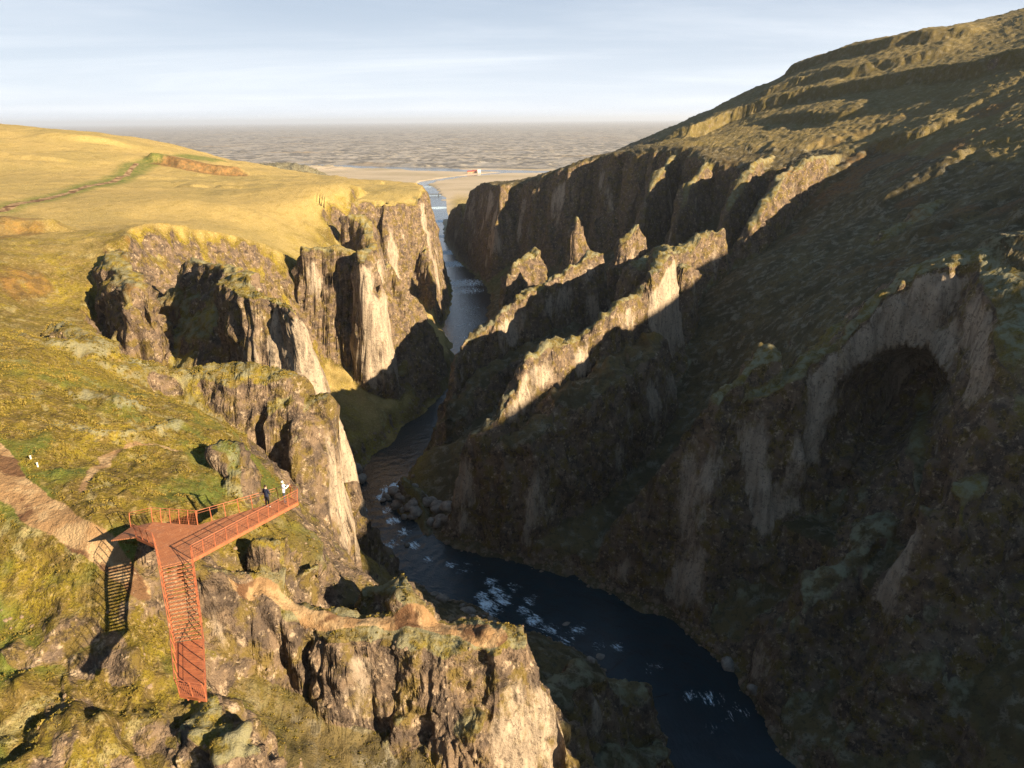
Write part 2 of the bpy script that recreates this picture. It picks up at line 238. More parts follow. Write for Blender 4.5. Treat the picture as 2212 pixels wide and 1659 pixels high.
def build_raster(x0, x1, y0, y1, st):
    xs = np.arange(x0, x1+st, st); ys = np.arange(y0, y1+st, st); X, Y = np.meshgrid(xs, ys)
    ground = tps_raster(GROUND, xs, ys, max(3, st))
    XW = X+1.5*fbm2(X, Y, 13, 3, .5, 1)+.5*fbm2(X, Y, 3.2, 2, .5, 2); YW = Y+1.5*fbm2(X, Y, 13, 3, .5, 3)+.5*fbm2(X, Y, 3.2, 2, .5, 4)
    # fall to the lava plain in the distance
    d, zc, ww, sd_, tt = poly_dist(RIVER, XW, YW); e = np.maximum(0, d-ww)+1.2*fbm2(X, Y, 11, 3, .5, 66)
    lb = (sd_ > 0) & (Y > 100)
    tw = np.where(lb, 13+11*sstep(105, 135, Y), 13)
    wall = zc+2+.62*np.minimum(e, tw)+np.where(lb & (Y < 290), 1.65, 3.6)*np.maximum(0, e-tw)
    far = sstep(480, 600, Y)
    ground = np.where((Y < 600) & (Y > 60), np.minimum(ground, wall+200*far), ground)
    h = ground; zone = np.zeros(X.shape, np.int16)
    plainf = sstep(560, 900, Y+0.35*np.abs(X+60)*np.sign(-X-60)*0)
    h = h*(1-plainf)+plainf*(np.clip(-9.6-(Y-1080)*.00375, -10.8, -9)+.35*fbm2(X, Y, 60, 3, .5, 70))
    lava = sstep(1560, 1720, Y+.62*np.minimum(X, 0)*-.6+fbm2(X, Y, 160, 3, .5, 71)*60)
    if st > 2: h = h+lava*(3.5*np.abs(fbm2(X, Y, 60, 3, .6, 72))+1.5*fbm2(X, Y, 22, 1, .5, 73)+2)
    terr = np.zeros(X.shape)
    for pts_, dz_ in SCARPS:
        i0, i1 = np.searchsorted(xs, [min(p[0] for p in pts_)-50, max(p[0] for p in pts_)+50]); j0, j1 = np.searchsorted(ys, [min(p[1] for p in pts_)-50, max(p[1] for p in pts_)+50])
        if i1 <= i0 or j1 <= j0: continue
        s = np.s_[j0:j1, i0:i1]
        d, _, _, sg, tt = poly_dist([(p[0], p[1], 0, 1) for p in pts_], XW[s]+1.5*fbm2(X[s], Y[s], 9, 2, .5, 95), YW[s]+1.5*fbm2(X[s], Y[s], 9, 2, .5, 96))
        tp = np.clip(np.minimum(tt, len(pts_)-1-tt)*1.6, 0, 1); tp = np.where((tt <= 0) | (tt >= len(pts_)-1), 0, tp); tp = tp*tp*(3-2*tp)
        terr[s] += dz_*tp*np.where(sg > 0, np.exp(-(d/22)**2), sstep(4.2, 0, d))
    h = h+terr
    # mesas
    for mi, (pg, top, k) in enumerate([(MESA_FAR_LEFT, MESA_LEFT_TOP, 5.0), (MESA_FAR_RIGHT, MESA_RIGHT_TOP, 4.0)]):
        bx0 = min(p[0] for p in pg)-30; bx1 = max(p[0] for p in pg)+30; by0 = min(p[1] for p in pg)-30; by1 = max(p[1] for p in pg)+30
        i0, i1 = np.searchsorted(xs, [bx0, bx1]); j0, j1 = np.searchsorted(ys, [by0, by1])
        if i1 <= i0 or j1 <= j0: continue
        s = np.s_[j0:j1, i0:i1]; x, y = X[s], Y[s]
        fl = 7*fbm2(x, y, 22, 3, .55, 7+mi)+2.6*fbm2(x, y, 7, 2, .5, 9)
        d = poly_sdf(pg, XW[s], YW[s])+fl*.7
        tz = tps_raster(top, xs[i0:i1], ys[j0:j1], max(3, st))+.8*fbm2(x, y, 20, 3, .5, 5)-1.2*sstep(4, 0, d)
        e = np.maximum(0, -d); hh = tz-np.minimum(k*e, 48+.8*(e-48/k))
        hh = np.where(d > 0, np.where(d > 60, np.maximum(tz, h[s]-99), tz), hh)
        hh = hh+np.where(d > 0, terr[s], 0); m = hh > h[s]; h[s] = np.where(m, hh, h[s]); zone[s] = np.where(m, 1+mi, zone[s])
    for ri, (nm, r) in enumerate(RIDGES.items()):
        pts = r['pts']; reach = 130 if nm == 'bushHill' else 45
        i0, i1 = np.searchsorted(xs, [min(p[0] for p in pts)-reach, max(p[0] for p in pts)+reach]); j0, j1 = np.searchsorted(ys, [min(p[1] for p in pts)-reach, max(p[1] for p in pts)+reach])
        if i1 <= i0 or j1 <= j0: continue
        s = np.s_[j0:j1, i0:i1]; x, y = XW[s], YW[s]
        d, zc, ww, sd_, tt = poly_dist(pts, x, y)
        d = d+.9*fbm2(X[s], Y[s], 7, 2, .5, 20+ri)*np.minimum(1, d/3)
        zc = zc+r['jag']*fbm2(X[s], Y[s], 5.5, 3, .6, 40+ri)
        left = sd_ > 0
        # smooth the side switch around the ends
        k = np.where(left, r['k'][0], r['k'][1]); hc = np.where(left, r['hc'][0], r['hc'][1])
        if r.get('cap'):
            en = tt >= len(pts)-1-1e-6; k = np.where(en, 11.0, k); hc = np.where(en, 38.0, hc)
        e = np.maximum(0, d-ww); e = np.sqrt(e*e+.25)-.5
        hh = zc-.35*np.minimum(d, ww)-np.where(e < hc/k, k*e, hc+r.get('t', 1.5)*(e-hc/k))
        hh = np.where(d > (120 if nm == 'bushHill' else 40), -50, hh)
        m = hh > h[s]; h[s] = np.where(m, hh, h[s]); zone[s] = np.where(m, 3+ri, zone[s])
    # river bed
    d, zc, ww, sd_, tt = poly_dist(RIVER, X+1.6*fbm2(X, Y, 9, 2, .5, 60), Y+1.6*fbm2(X, Y, 9, 2, .5, 61))
    e = d-ww; bank = zc+np.where(e > 0, np.where(e > 1.5, 1.3+(e-1.5)*np.where(Y > 600, .15, 5.0), e*.9), np.maximum(-1.6, e*.6))
    m = bank < h; h = np.where(m, bank, h); zone = np.where(m & (e < 3), 0, zone)
    h = np.where(e < 3, np.maximum(h, zc-1.6), h)
    if st > 2:
        d, zc, ww, sd_, tt = poly_dist(FAR_RIVER, X+20*fbm2(X, Y, 90, 2, .5, 62), Y+20*fbm2(X, Y, 90, 2, .5, 63))
        h = np.minimum(h, -11.8+np.clip((d-ww)*.06, -1.5, 1e3)+np.maximum(0, d-ww-20))
    return xs, ys, h, zone
NR = dict(x0=-260., x1=330., y0=-20., y1=720., st=0.5)
_xs, _ys, HN, ZN = build_raster(NR['x0'], NR['x1'], NR['y0'], NR['y1'], NR['st'])
FR = dict(x0=-2700., x1=2700., y0=-2700., y1=2700., st=6.0)
_fx, _fy, HF, ZF = build_raster(FR['x0'], FR['x1'], FR['y0'], FR['y1'], FR['st'])
def height(x, y):
    b = np.minimum.reduce([x-NR['x0'], NR['x1']-x, y-NR['y0'], NR['y1']-y]); t = np.clip(b/12, 0, 1)
    return bil(HN, NR['x0'], NR['y0'], NR['st'], x, y)*t+bil(HF, FR['x0'], FR['y0'], FR['st'], x, y)*(1-t)
def zone_at(x, y):
    inn = (x > NR['x0']+1) & (x < NR['x1']-1) & (y > NR['y0']+1) & (y < NR['y1']-1)
    i = np.clip(np.rint((x-NR['x0'])/NR['st']).astype(int), 0, HN.shape[1]-1); j = np.clip(np.rint((y-NR['y0'])/NR['st']).astype(int), 0, HN.shape[0]-1)
    k = np.clip(np.rint((x-FR['x0'])/FR['st']).astype(int), 0, HF.shape[1]-1); l = np.clip(np.rint((y-FR['y0'])/FR['st']).astype(int), 0, HF.shape[0]-1)
    return np.where(inn, ZN[j, i], ZF[l, k])

# ------------------------------------------------------------------ material helpers
def new_mat(name):
    m = bpy.data.materials.new(name); m.use_nodes = True; t = m.node_tree; t.nodes.clear(); return m, t
class NB:
    """tiny node builder"""
    def __init__(s, t): s.t = t
    def n(s, ty, ins=None, **k):
        nd = s.t.nodes.new(ty)
        for a, b in k.items(): setattr(nd, a, b)
        for a, b in (ins or {}).items():
            sk = nd.inputs[a]
            if hasattr(b, 'is_output'): s.t.links.new(b, sk)
            else: sk.default_value = b
        return nd
    def noise(s, vec, scale, detail=4, rough=.55, dist=0.0, out='Fac'):
        return s.n('ShaderNodeTexNoise', {'Vector': vec, 'Scale': scale, 'Detail': detail, 'Roughness': rough, 'Distortion': dist}).outputs[out]
    def ramp(s, f, a, b, lo=0.0, hi=1.0):
        return s.n('ShaderNodeMapRange', {0: f, 1: a, 2: b, 3: lo, 4: hi}, interpolation_type='SMOOTHSTEP').outputs[0]
    def mix(s, f, a, b):
        nd = s.t.nodes.new('ShaderNodeMix'); nd.data_type = 'RGBA'
        for i, v in ((0, f), (6, a), (7, b)):
            if hasattr(v, 'is_output'): s.t.links.new(v, nd.inputs[i])
            else: nd.inputs[i].default_value = v if i == 0 else (*v, 1)
        return nd.outputs[2]
    def math(s, op, a, b=0.0, c=0.0, clamp=False):
        nd = s.t.nodes.new('ShaderNodeMath'); nd.operation = op; nd.use_clamp = clamp
        for i, v in enumerate((a, b, c)):
            if hasattr(v, 'is_output'): s.t.links.new(v, nd.inputs[i])
            else: nd.inputs[i].default_value = v
        return nd.outputs[0]
    def mapping(s, vec, scale): return s.n('ShaderNodeMapping', {'Vector': vec, 'Scale': scale}).outputs[0]
    def done(s, col, rough=.9, bump=None, strength=.5, dist=.1, spec=.2, **k):
        p = s.n('ShaderNodeBsdfPrincipled', {'Base Color': col, 'Roughness': rough, 'Specular IOR Level': spec})
        for a, b in k.items():
            if hasattr(b, 'is_output'): s.t.links.new(b, p.inputs[a])
            else: p.inputs[a].default_value = b
        if bump is not None:
            bm = s.n('ShaderNodeBump', {'Height': bump, 'Strength': strength, 'Distance': dist}); s.t.links.new(bm.outputs[0], p.inputs['Normal'])
        o = s.t.nodes.new('ShaderNodeOutputMaterial'); s.t.links.new(p.outputs[0], o.inputs[0]); return p

def terrain_material():
    m, t = new_mat('canyon_ground'); b = NB(t)
    P = b.n('ShaderNodeNewGeometry').outputs['Position']
    a1 = b.n('ShaderNodeAttribute', attribute_name='cover_a'); a2 = b.n('ShaderNodeAttribute', attribute_name='cover_b')
    s1 = b.n('ShaderNodeSeparateColor', {0: a1.outputs['Color']}); s2 = b.n('ShaderNodeSeparateColor', {0: a2.outputs['Color']})
    rock, pale, path, green = s1.outputs[0], s1.outputs[1], s1.outputs[2], a1.outputs['Alpha']
    gold, soil, heath, sand = s2.outputs[0], s2.outputs[1], s2.outputs[2], a2.outputs['Alpha']
    n40 = b.noise(P, .025, 3); n8 = b.noise(P, .13, 4); n2 = b.noise(P, .5, 5, .6); n05 = b.noise(P, 2.2, 4, .65); n01 = b.noise(P, 7.0, 3, .7)
    # moss and grass
    moss = b.mix(b.ramp(n8, .42, .6), (.125, .092, .014), (.22, .165, .018))
    moss = b.mix(b.ramp(n2, .47, .62, 0, .75), moss, (.095, .06, .016))
    moss = b.mix(b.ramp(b.noise(P, .34, 5, .6, .6), .56, .66, 0, .8), moss, (.25, .215, .10))
    moss = b.mix(b.ramp(n05, .50, .66, 0, .6), moss, (.30, .22, .10))
    moss = b.mix(b.ramp(n01, .50, .62, 0, .75), moss, (.055, .038, .012))  # fine dark noise: shade between moss tufts painted into the colour
    moss = b.mix(b.ramp(b.noise(P, 1.2, 8, .75), .53, .60, 0, .7), moss, (.05, .033, .012))
    gr = b.mix(b.ramp(n40, .4, .62), (.34, .245, .085), (.28, .21, .072))
    gr = b.mix(b.ramp(b.noise(b.mapping(P, (1, .45, 1)), .3, 6, .65), .5, .66, 0, .6), gr, (.215, .155, .04))
    gr = b.mix(b.ramp(n05, .48, .7, 0, .6), gr, (.50, .39, .19))
    gr = b.mix(b.ramp(n01, .52, .66, 0, .55), gr, (.16, .115, .04))  # dark flecks painted in as the shade between grass tufts
    col = b.mix(b.math('ADD', gold, b.math('MULTIPLY', b.math('SUBTRACT', n2, .5), .9), clamp=True), moss, gr)
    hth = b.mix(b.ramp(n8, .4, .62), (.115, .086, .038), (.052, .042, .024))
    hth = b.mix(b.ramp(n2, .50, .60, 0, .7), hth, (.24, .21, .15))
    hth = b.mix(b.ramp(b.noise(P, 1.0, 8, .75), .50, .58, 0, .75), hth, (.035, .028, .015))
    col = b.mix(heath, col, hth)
    grn = b.mix(n05, (.055, .085, .014), (.13, .15, .03))
    col = b.mix(b.math('MULTIPLY', green, b.ramp(n2, .3, .6, .35, 1)), col, grn)
    so = b.mix(b.ramp(n2, .4, .6), (.21, .10, .038), (.085, .045, .022))
    col = b.mix(soil, col, so)
    lic = b.n('ShaderNodeAttribute', attribute_name='cover_c').outputs['Fac']
    lc = b.mix(n05, (.27, .255, .16), (.17, .16, .10))
    col = b.mix(b.math('MULTIPLY', lic, b.ramp(b.noise(P, .6, 5, .65), .42, .60, 0, .9)), col, lc)
    # rock
    rk = b.mix(b.ramp(n2, .4, .62), (.165, .114, .074), (.080, .058, .043))
    rk = b.mix(b.ramp(b.noise(P, .45, 6, .65), .47, .60, 0, .8), rk, (.125, .088, .018))
    rk = b.mix(b.ramp(b.noise(P, 1.1, 6, .72), .54, .66, 0, .75), rk, (.40, .30, .20))
    rk = b.mix(b.ramp(n01, .60, .72, 0, .5), rk, (.36, .27, .18))
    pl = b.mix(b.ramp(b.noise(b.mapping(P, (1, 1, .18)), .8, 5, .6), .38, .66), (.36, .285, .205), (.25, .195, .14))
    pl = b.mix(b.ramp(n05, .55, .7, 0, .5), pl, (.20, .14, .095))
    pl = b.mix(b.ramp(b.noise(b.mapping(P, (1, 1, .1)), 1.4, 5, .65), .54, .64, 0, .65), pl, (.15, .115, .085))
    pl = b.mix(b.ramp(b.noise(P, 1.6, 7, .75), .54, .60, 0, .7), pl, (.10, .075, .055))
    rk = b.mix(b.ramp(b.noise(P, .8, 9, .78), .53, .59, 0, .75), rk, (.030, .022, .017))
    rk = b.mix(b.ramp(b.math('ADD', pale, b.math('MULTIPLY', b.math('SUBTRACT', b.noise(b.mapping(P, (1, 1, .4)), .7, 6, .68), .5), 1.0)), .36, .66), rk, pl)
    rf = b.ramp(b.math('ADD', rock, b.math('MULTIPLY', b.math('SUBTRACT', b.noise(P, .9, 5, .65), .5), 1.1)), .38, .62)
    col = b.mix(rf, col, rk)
    # sand, gravel and lava of the plain
    sd2 = b.mix(b.ramp(b.noise(b.mapping(P, (.4, 1, 1)), .012, 5, .6), .4, .62), (.40, .32, .225), (.31, .25, .16))
    col = b.mix(b.math('MULTIPLY', sand, 1.0), col, sd2)
    # trodden paths
    pt = b.mix(b.ramp(n2, .42, .58), (.33, .225, .12), (.24, .145, .07))
    pt = b.mix(b.ramp(b.noise(P, .26, 4, .55), .50, .56, 0, .9), pt, (.10, .05, .026))
    pf = b.ramp(b.math('ADD', path, b.math('MULTIPLY', b.math('SUBTRACT', n05, .5), .5)), .4, .6)
    col = b.mix(pf, col, pt)
    hb = b.math('ADD', b.math('MULTIPLY', n05, .6), b.math('MULTIPLY', n01, .25))
    hb = b.math('ADD', hb, b.math('MULTIPLY', b.noise(P, 18, 2, .7), .10))
    hb = b.math('ADD', hb, b.math('MULTIPLY', b.n('ShaderNodeTexVoronoi', {'Vector': P, 'Scale': 2.6}, feature='DISTANCE_TO_EDGE').outputs['Distance'], b.math('MULTIPLY', rf, b.math('SUBTRACT', .5, b.math('MULTIPLY', pale, .9), clamp=True))))
    b.done(col, .95, hb, 1.0, .45, .12)
    return m
MAT_GROUND = terrain_material()
def plain_material():
    m, t = new_mat('lava_plain'); b = NB(t); P = b.n('ShaderNodeNewGeometry').outputs['Position']
    big_ = b.noise(b.mapping(P, (.6, 1, 1)), .0011, 5, .6); n = b.noise(P, .012, 6, .68); f = b.noise(P, .05, 5, .7)
    c = b.mix(b.ramp(big_, .38, .62), (.25, .225, .20), (.21, .195, .18))
    c = b.mix(b.ramp(n, .46, .56, 0, .85), c, (.085, .078, .07))
    c = b.mix(b.ramp(f, .52, .62, 0, .75), c, (.35, .30, .225))
    c = b.mix(b.ramp(b.noise(b.mapping(P, (.25, 1, 1)), .004, 4, .6), .58, .68, 0, .6), c, (.26, .19, .11))
    b.done(c, .95, b.math('ADD', n, f), .5, 2.5, .1); return m
MAT_PLAIN = plain_material()

# ------------------------------------------------------------------ terrain mesh: fine near the view, coarse behind
NC, NRW = 1050, 930
ang = np.concatenate([np.linspace(-180, -52, 50)[:-1], np.linspace(-52, 52, NC), np.linspace(52, 180, 50)[1:]])*math.pi/180
rf_ = np.geomspace(8, 2640, 2600)
hz = height(np.sin(ang)[:, None]*rf_[None], np.cos(ang)[:, None]*rf_[None])
wt = np.sqrt(np.diff(rf_)[None]**2+(.8*np.diff(hz, axis=1))**2)/np.hypot(rf_[:-1], 45)[None]
def box(a, n, ax):
    c = np.cumsum(np.concatenate([np.repeat(np.take(a, [0], ax), n+1, ax), a, np.repeat(np.take(a, [-1], ax), n, ax)], ax), axis=ax)
    s_ = a.shape[ax]; return (np.take(c, range(2*n+1, 2*n+1+s_), ax)-np.take(c, range(0, s_), ax))/(2*n+1)
wt = box(box(wt, 8, 0), 4, 1)
cum = np.concatenate([np.zeros((len(ang), 1)), np.cumsum(wt, 1)], 1); cum /= cum[:, -1:]
q = np.linspace(0, 1, NRW)
RR = np.stack([np.interp(q, cum[i], rf_) for i in range(len(ang))])
VX = np.sin(ang)[:, None]*RR; VY = np.cos(ang)[:, None]*RR; VZ = height(VX, VY)
ZONE = zone_at(VX, VY)
def normals(x, y, z):
    p = np.stack([x, y, z], -1); a = np.gradient(p, axis=0); b_ = np.gradient(p, axis=1)
    n = np.cross(a, b_); n /= np.linalg.norm(n, axis=-1, keepdims=True)+1e-9
    return n*np.where(n[..., 2:] < 0, -1, 1)
NN = normals(VX, VY, VZ)
NN = np.stack([box(box(NN[..., i], 2, 0), 2, 1) for i in range(3)], -1); NN /= np.linalg.norm(NN, axis=-1, keepdims=True)
nz = NN[..., 2]
def mind(poly, x, y):
    return poly_dist([(p[0], p[1], 0, p[2] if len(p) > 2 else 1) for p in poly], x, y)
NM = {n: i for i, n in enumerate(NAMES)}
isridge = ZONE >= 3
# --- cover masks
jx = VX+.5*perlin2(VX/3, VY/3); jy = VY+.5*perlin2(VX/3+9, VY/3)
def pathmask(poly, soft=.5):
    d, _, ww, _, _ = mind(poly, jx, jy); return sstep(soft, -soft, d-ww)
PATH_MAIN = [(-60,66,1.0),(-45,53.5,1.1),(-38.3,47.4,1.25),(-33.5,44.2,1.1),(-30,42.2,1.0),(-27,41.0,.9),(-25.6,40.4,.8)]
PATH_RIDGE = [(-20.6,43.6,.25),(-19,44.9,.4),(-17,44.9,.5),(-15.8,44.1,.6),(-12.3,44.5,.7),(-7.5,45.2,.6),(-4,45,.6),(-1.6,44.4,.9)]
PATH_SIDE = [(-31.5,46.2,.35),(-32.3,48.1,.4),(-33.2,50.6,.45),(-33.9,53.4,.5),(-33.5,57,.5),(-32,58.3,.45),(-27.6,57.9,.25)]
TRACK = [(-139,198.3,1.6),(-151.8,239.5,1.8),(-167.6,295,1.8),(-182,345,1.6),(-204,407,1.4)]
TRACK_GREEN = [(-139,198.3,3.2),(-151.8,239.5,4.2),(-167.6,295,5.2),(-182,345,6),(-200,400,7),(-200,444,7),(-199,515,7)]
pm = pathmask(PATH_MAIN); pr = pathmask(PATH_RIDGE, .3); psd = pathmask(PATH_SIDE, .35)*.62; ptk = pathmask(TRACK, 1.2)*.8
PATH = np.maximum.reduce([pm, pr, psd, ptk])
rb = np.where(isridge, .06, 0)+np.where((ZONE == 1) | (ZONE == 2), .04, 0)
big = fbm2(VX, VY, 9, 3, .55, 81)+.5*perlin3(VX/3.5, VY/3.5, VZ/3.5)
ROCK = sstep(.74, .40, nz-rb+.16*big)
farfac = sstep(700, 1000, VY)
left = sstep(5, -5, VX+20+.02*(VY-100))
bare = np.isin(ZONE, [NM[k] for k in ('pathRidge', 'fin1', 'fin2', 'pillarC', 'pillarB2', 'pillarD', 'pillarA', 'smallRock', 'knobA', 'knobB', 'knobC', 'stairRock', 'needle')])
ROCK = np.maximum(ROCK, np.where(np.isin(ZONE, [NM[k] for k in ('fin1foot', 'fin2foot', 'fin3foot', 'crown', 'crownPillar')]), sstep(.92, .6, nz+.15*big), 0))
ROCK = np.maximum(ROCK, np.where(bare, sstep(.86, .6, nz+.12*big), 0))
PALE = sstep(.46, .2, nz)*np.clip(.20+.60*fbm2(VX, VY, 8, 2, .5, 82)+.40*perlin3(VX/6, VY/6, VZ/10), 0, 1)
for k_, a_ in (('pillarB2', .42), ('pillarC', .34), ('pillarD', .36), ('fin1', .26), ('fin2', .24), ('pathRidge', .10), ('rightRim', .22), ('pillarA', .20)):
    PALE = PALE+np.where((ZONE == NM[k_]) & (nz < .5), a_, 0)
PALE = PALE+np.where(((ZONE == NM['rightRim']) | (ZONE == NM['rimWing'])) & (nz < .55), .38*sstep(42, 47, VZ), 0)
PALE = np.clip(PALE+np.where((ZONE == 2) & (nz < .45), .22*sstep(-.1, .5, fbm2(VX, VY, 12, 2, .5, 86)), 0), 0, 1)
footz = np.isin(ZONE, [NM[k] for k in ('fin1foot', 'fin2foot', 'fin3foot')])
LICH = np.clip(np.where(isridge & ~footz, .75, .0)*sstep(.5, .8, nz)+.8*sstep(62, 70, VX)*sstep(104, 94, VX)*sstep(85, 95, VY)*sstep(128, 120, VY)*sstep(.6, .8, nz)+np.where(ZONE == NM['rightPeak'], .85, 0)+np.where(np.isin(ZONE, [NM['spurLow'], NM['spurLow2']]), .4, 0), 0, 1)
# gold: dry meadow grass; moss takes over on slopes
GOLD = left*sstep(.62, .90, nz+.08*big)*sstep(40, 120, np.hypot(VX+20, VY-40)+30*fbm2(VX, VY, 40, 2, .5, 83)+30)
GOLD = GOLD*np.clip(.12+sstep(135, 215, VY-.35*(VX+90)+18*big), 0, 1)*np.where(isridge, .35, 1)
GOLD = np.where(VX > 60, .55*sstep(.75, .93, nz)*sstep(70, 150, VX+.1*VY), GOLD)
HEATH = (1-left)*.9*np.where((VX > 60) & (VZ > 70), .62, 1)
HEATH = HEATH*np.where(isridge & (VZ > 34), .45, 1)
GREEN = np.maximum(pathmask(TRACK_GREEN, 3)*.9, .8*left*(1-ROCK)*sstep(.15, .7, fbm2(VX, VY, 9, 4, .65, 84)+.2)*sstep(34, 18, np.hypot(VX+34, (VY-40)*.8)))
GREEN = np.maximum(GREEN, .5*sstep(9, 4, VZ)*sstep(330, 380, VY)*sstep(700, 560, VY))
SOIL = .75*sstep(1.15, .8, np.hypot((VX+172)/26, (VY-414)/8)+.25*big)
SOIL = np.maximum(SOIL, .5*sstep(1.1, .75, np.hypot((VX+117)/9, (VY-165)/11)+.3*big))
SOIL = np.maximum(SOIL, .55*(1-left)*sstep(.45, .8, fbm2(VX, VY, 26, 3, .5, 85)+.25)*sstep(75, 90, VX)*sstep(330, 250, VY))
_dr, _zr, _wr, _, _ = poly_dist(RIVER, VX, VY)
SAND = np.clip(sstep(850, 1010, VY+.12*VX)+.9*sstep(30, 12, _dr-_wr+8)*sstep(4, 2.2, VZ-_zr)*sstep(420, 520, VY), 0, 1)
SAND = np.where(ZONE == NM['bushHill'], 0, SAND); GOLD = np.where(ZONE == NM['bushHill'], 0, GOLD); HEATH = np.where(ZONE == NM['bushHill'], .9, HEATH)
_u = (VX+90)*.80-(VY-140)*.60; _v = (VX+90)*.60+(VY-140)*.80
gul = left*sstep(88, 100, VY)*sstep(185, 150, VY)*sstep(-45, -56, VX)*sstep(.93, .86, nz)
strk = fbm2(_u/9, _v, 4.5, 3, .6, 98)
SOIL = np.maximum(SOIL, gul*.6*sstep(.15, .5, strk))
GOLD = GOLD*(1-.7*gul)
# --- broken rocky ground at the foot of the near slope
rough = sstep(38.5, 33.5, VY+.18*(VX+24)+2.5*big)*sstep(-12, -16, VX)*sstep(60, 45, RR)
ROCK = np.maximum(ROCK, rough*sstep(-.15, .45, fbm2(VX, VY, 4.5, 3, .6, 88))*.8)
# --- relief
sp = RR*1.7e-3
PX, PY, PZ = VX, VY, VZ
rk_ = np.clip(ROCK+.25*isridge, 0, 1)
near = RR < 900
def band(wave, amp_r, amp_g, billow=0.0, vz=1.0, sh=0):
    f = sstep(1.2, 3.0, wave/sp)
    n = perlin3(VX/wave+sh, VY/wave, VZ*vz/wave)
    if billow: n = (1-billow)*n+billow*(np.abs(n)*2-.5)
    return f*n*(amp_r*rk_+amp_g*(1-rk_))
steep = sstep(.6, .3, nz)
disp = band(9, 1.1, .35, 0, .6)+band(4, .75, .34, .5, .8, 5)+band(1.9, .44, .30, .6, 1, 9)+band(.9, .24, .19, .6, 1, 13)+band(.45, .11, .09, .5, 1, 17)
def crag(wave, amp, vz, sh):
    v, e = worley3(VX/wave+sh+.25*perlin3(VX/wave*1.3, VY/wave*1.3, VZ/wave), VY/wave, VZ*vz/wave)
    return sstep(1.2, 3.0, wave/sp)*rk_*amp*(1+.7*sstep(80, 170, RR))*(v*sstep(0, .22, e)-.5*sstep(.12, 0, e))
disp = disp+(.45+.55*steep)*(1-.55*np.clip(PALE*1.4, 0, 1))*(crag(5.5, .75, .45, 3)+crag(2.4, .40, .55, 7)+crag(1.1, .20, .7, 11))
disp = disp*(1-.45*np.clip(PALE*1.4, 0, 1)*steep)
disp = disp+steep*(band(2.2, .55, .2, .5, .16, 23)+band(5, .5, .2, .3, .12, 27))
disp = disp*np.where(near, 1, 0)*(np.abs(ang) < R(51.9))[:, None]*(1-.85*np.clip(pm+pr, 0, 1))*(1-.62*GOLD)
disp -= .12*np.clip(pm+pr+.8*psd, 0, 1)
disp += np.where(near, (1-left)*(1-rk_)*(.9*np.abs(fbm2(VX, VY, 26, 2, .5, 91))+.35*fbm2(VX*.5+VY, VY, 7, 2, .6, 92)), 0)*sstep(6, 14, VZ)
disp += np.where(near, (1-left)*(1-.5*rk_)*sstep(3, 9, PZ), 0)*(band(3.2, .5, .55, .7, 1, 31)+band(1.4, .25, .28, .7, 1, 37))
disp += np.where(near, gul*(.9*strk+.5*fbm2(PX, PY, 6, 2, .5, 99)), 0)
disp += rough*(1.5*fbm2(PX, PY, 5, 3, .55, 89)+.5*perlin3(PX/1.6, PY/1.6, PZ/1.6))
disp += np.where(near, left*GOLD*1.1*fbm2(VX, VY, 34, 3, .45, 93), 0)
disp *= sstep(.2, 2.5, np.abs(_dr-_wr+1)+np.maximum(0, _dr-_wr))*.7+.3
VX = VX+NN[..., 0]*disp; VY = VY+NN[..., 1]*disp; VZ = VZ+NN[..., 2]*disp
_n2 = normals(VX, VY, VZ)[..., 2]; _n2 = box(box(_n2, 1, 0), 1, 1)
ROCK = np.clip(ROCK+.55*sstep(.58, .25, _n2)*np.where(near, 1, 0)-.5*sstep(.80, .96, _n2)*ROCK, 0, 1)
# the hollow under the right rim: wall pushed back into the hill
cq = np.stack([PX-64.5, PY-108, PZ-35.5], -1); iw = np.array([.62, .78, 0.]); lat = cq@np.array([.78, -.62, 0.]); dep = cq@iw
qq = (lat/10.5)**2+(cq[..., 2]/10)**2
push = 15*np.clip(1-qq, 0, 1)**.6*sstep(-9, -5, dep)*sstep(14, 8, dep)*sstep(61, 54, PZ)
VX = VX+iw[0]*push; VY = VY+iw[1]*push
n_, m_ = RR.shape
co = np.stack([VX, VY, VZ], -1).reshape(-1, 3).astype(np.float32)
VN = np.cross(np.gradient(np.stack([VX, VY, VZ], -1), axis=0), np.gradient(np.stack([VX, VY, VZ], -1), axis=1)); VN = -VN/(np.linalg.norm(VN, axis=-1, keepdims=True)+1e-9)
if np.median(VN[..., 2]) < 0: VN = -VN
VN = VN.reshape(-1, 3).astype(np.float32)
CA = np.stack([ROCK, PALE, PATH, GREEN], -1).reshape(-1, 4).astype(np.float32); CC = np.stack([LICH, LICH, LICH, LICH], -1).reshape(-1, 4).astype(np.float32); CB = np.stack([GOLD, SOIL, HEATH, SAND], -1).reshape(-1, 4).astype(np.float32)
idx = np.arange(n_*m_).reshape(n_, m_)
FC = np.stack([idx[:-1, :-1], idx[1:, :-1], idx[1:, 1:], idx[:-1, 1:]], -1).reshape(-1, 4).astype(np.int32)
FZ = ZONE[:-1, :-1].reshape(-1); FPX = PX[:-1, :-1].reshape(-1); FPY = PY[:-1, :-1].reshape(-1); FPZ = PZ[:-1, :-1].reshape(-1); FPATH = PATH[:-1, :-1].reshape(-1)

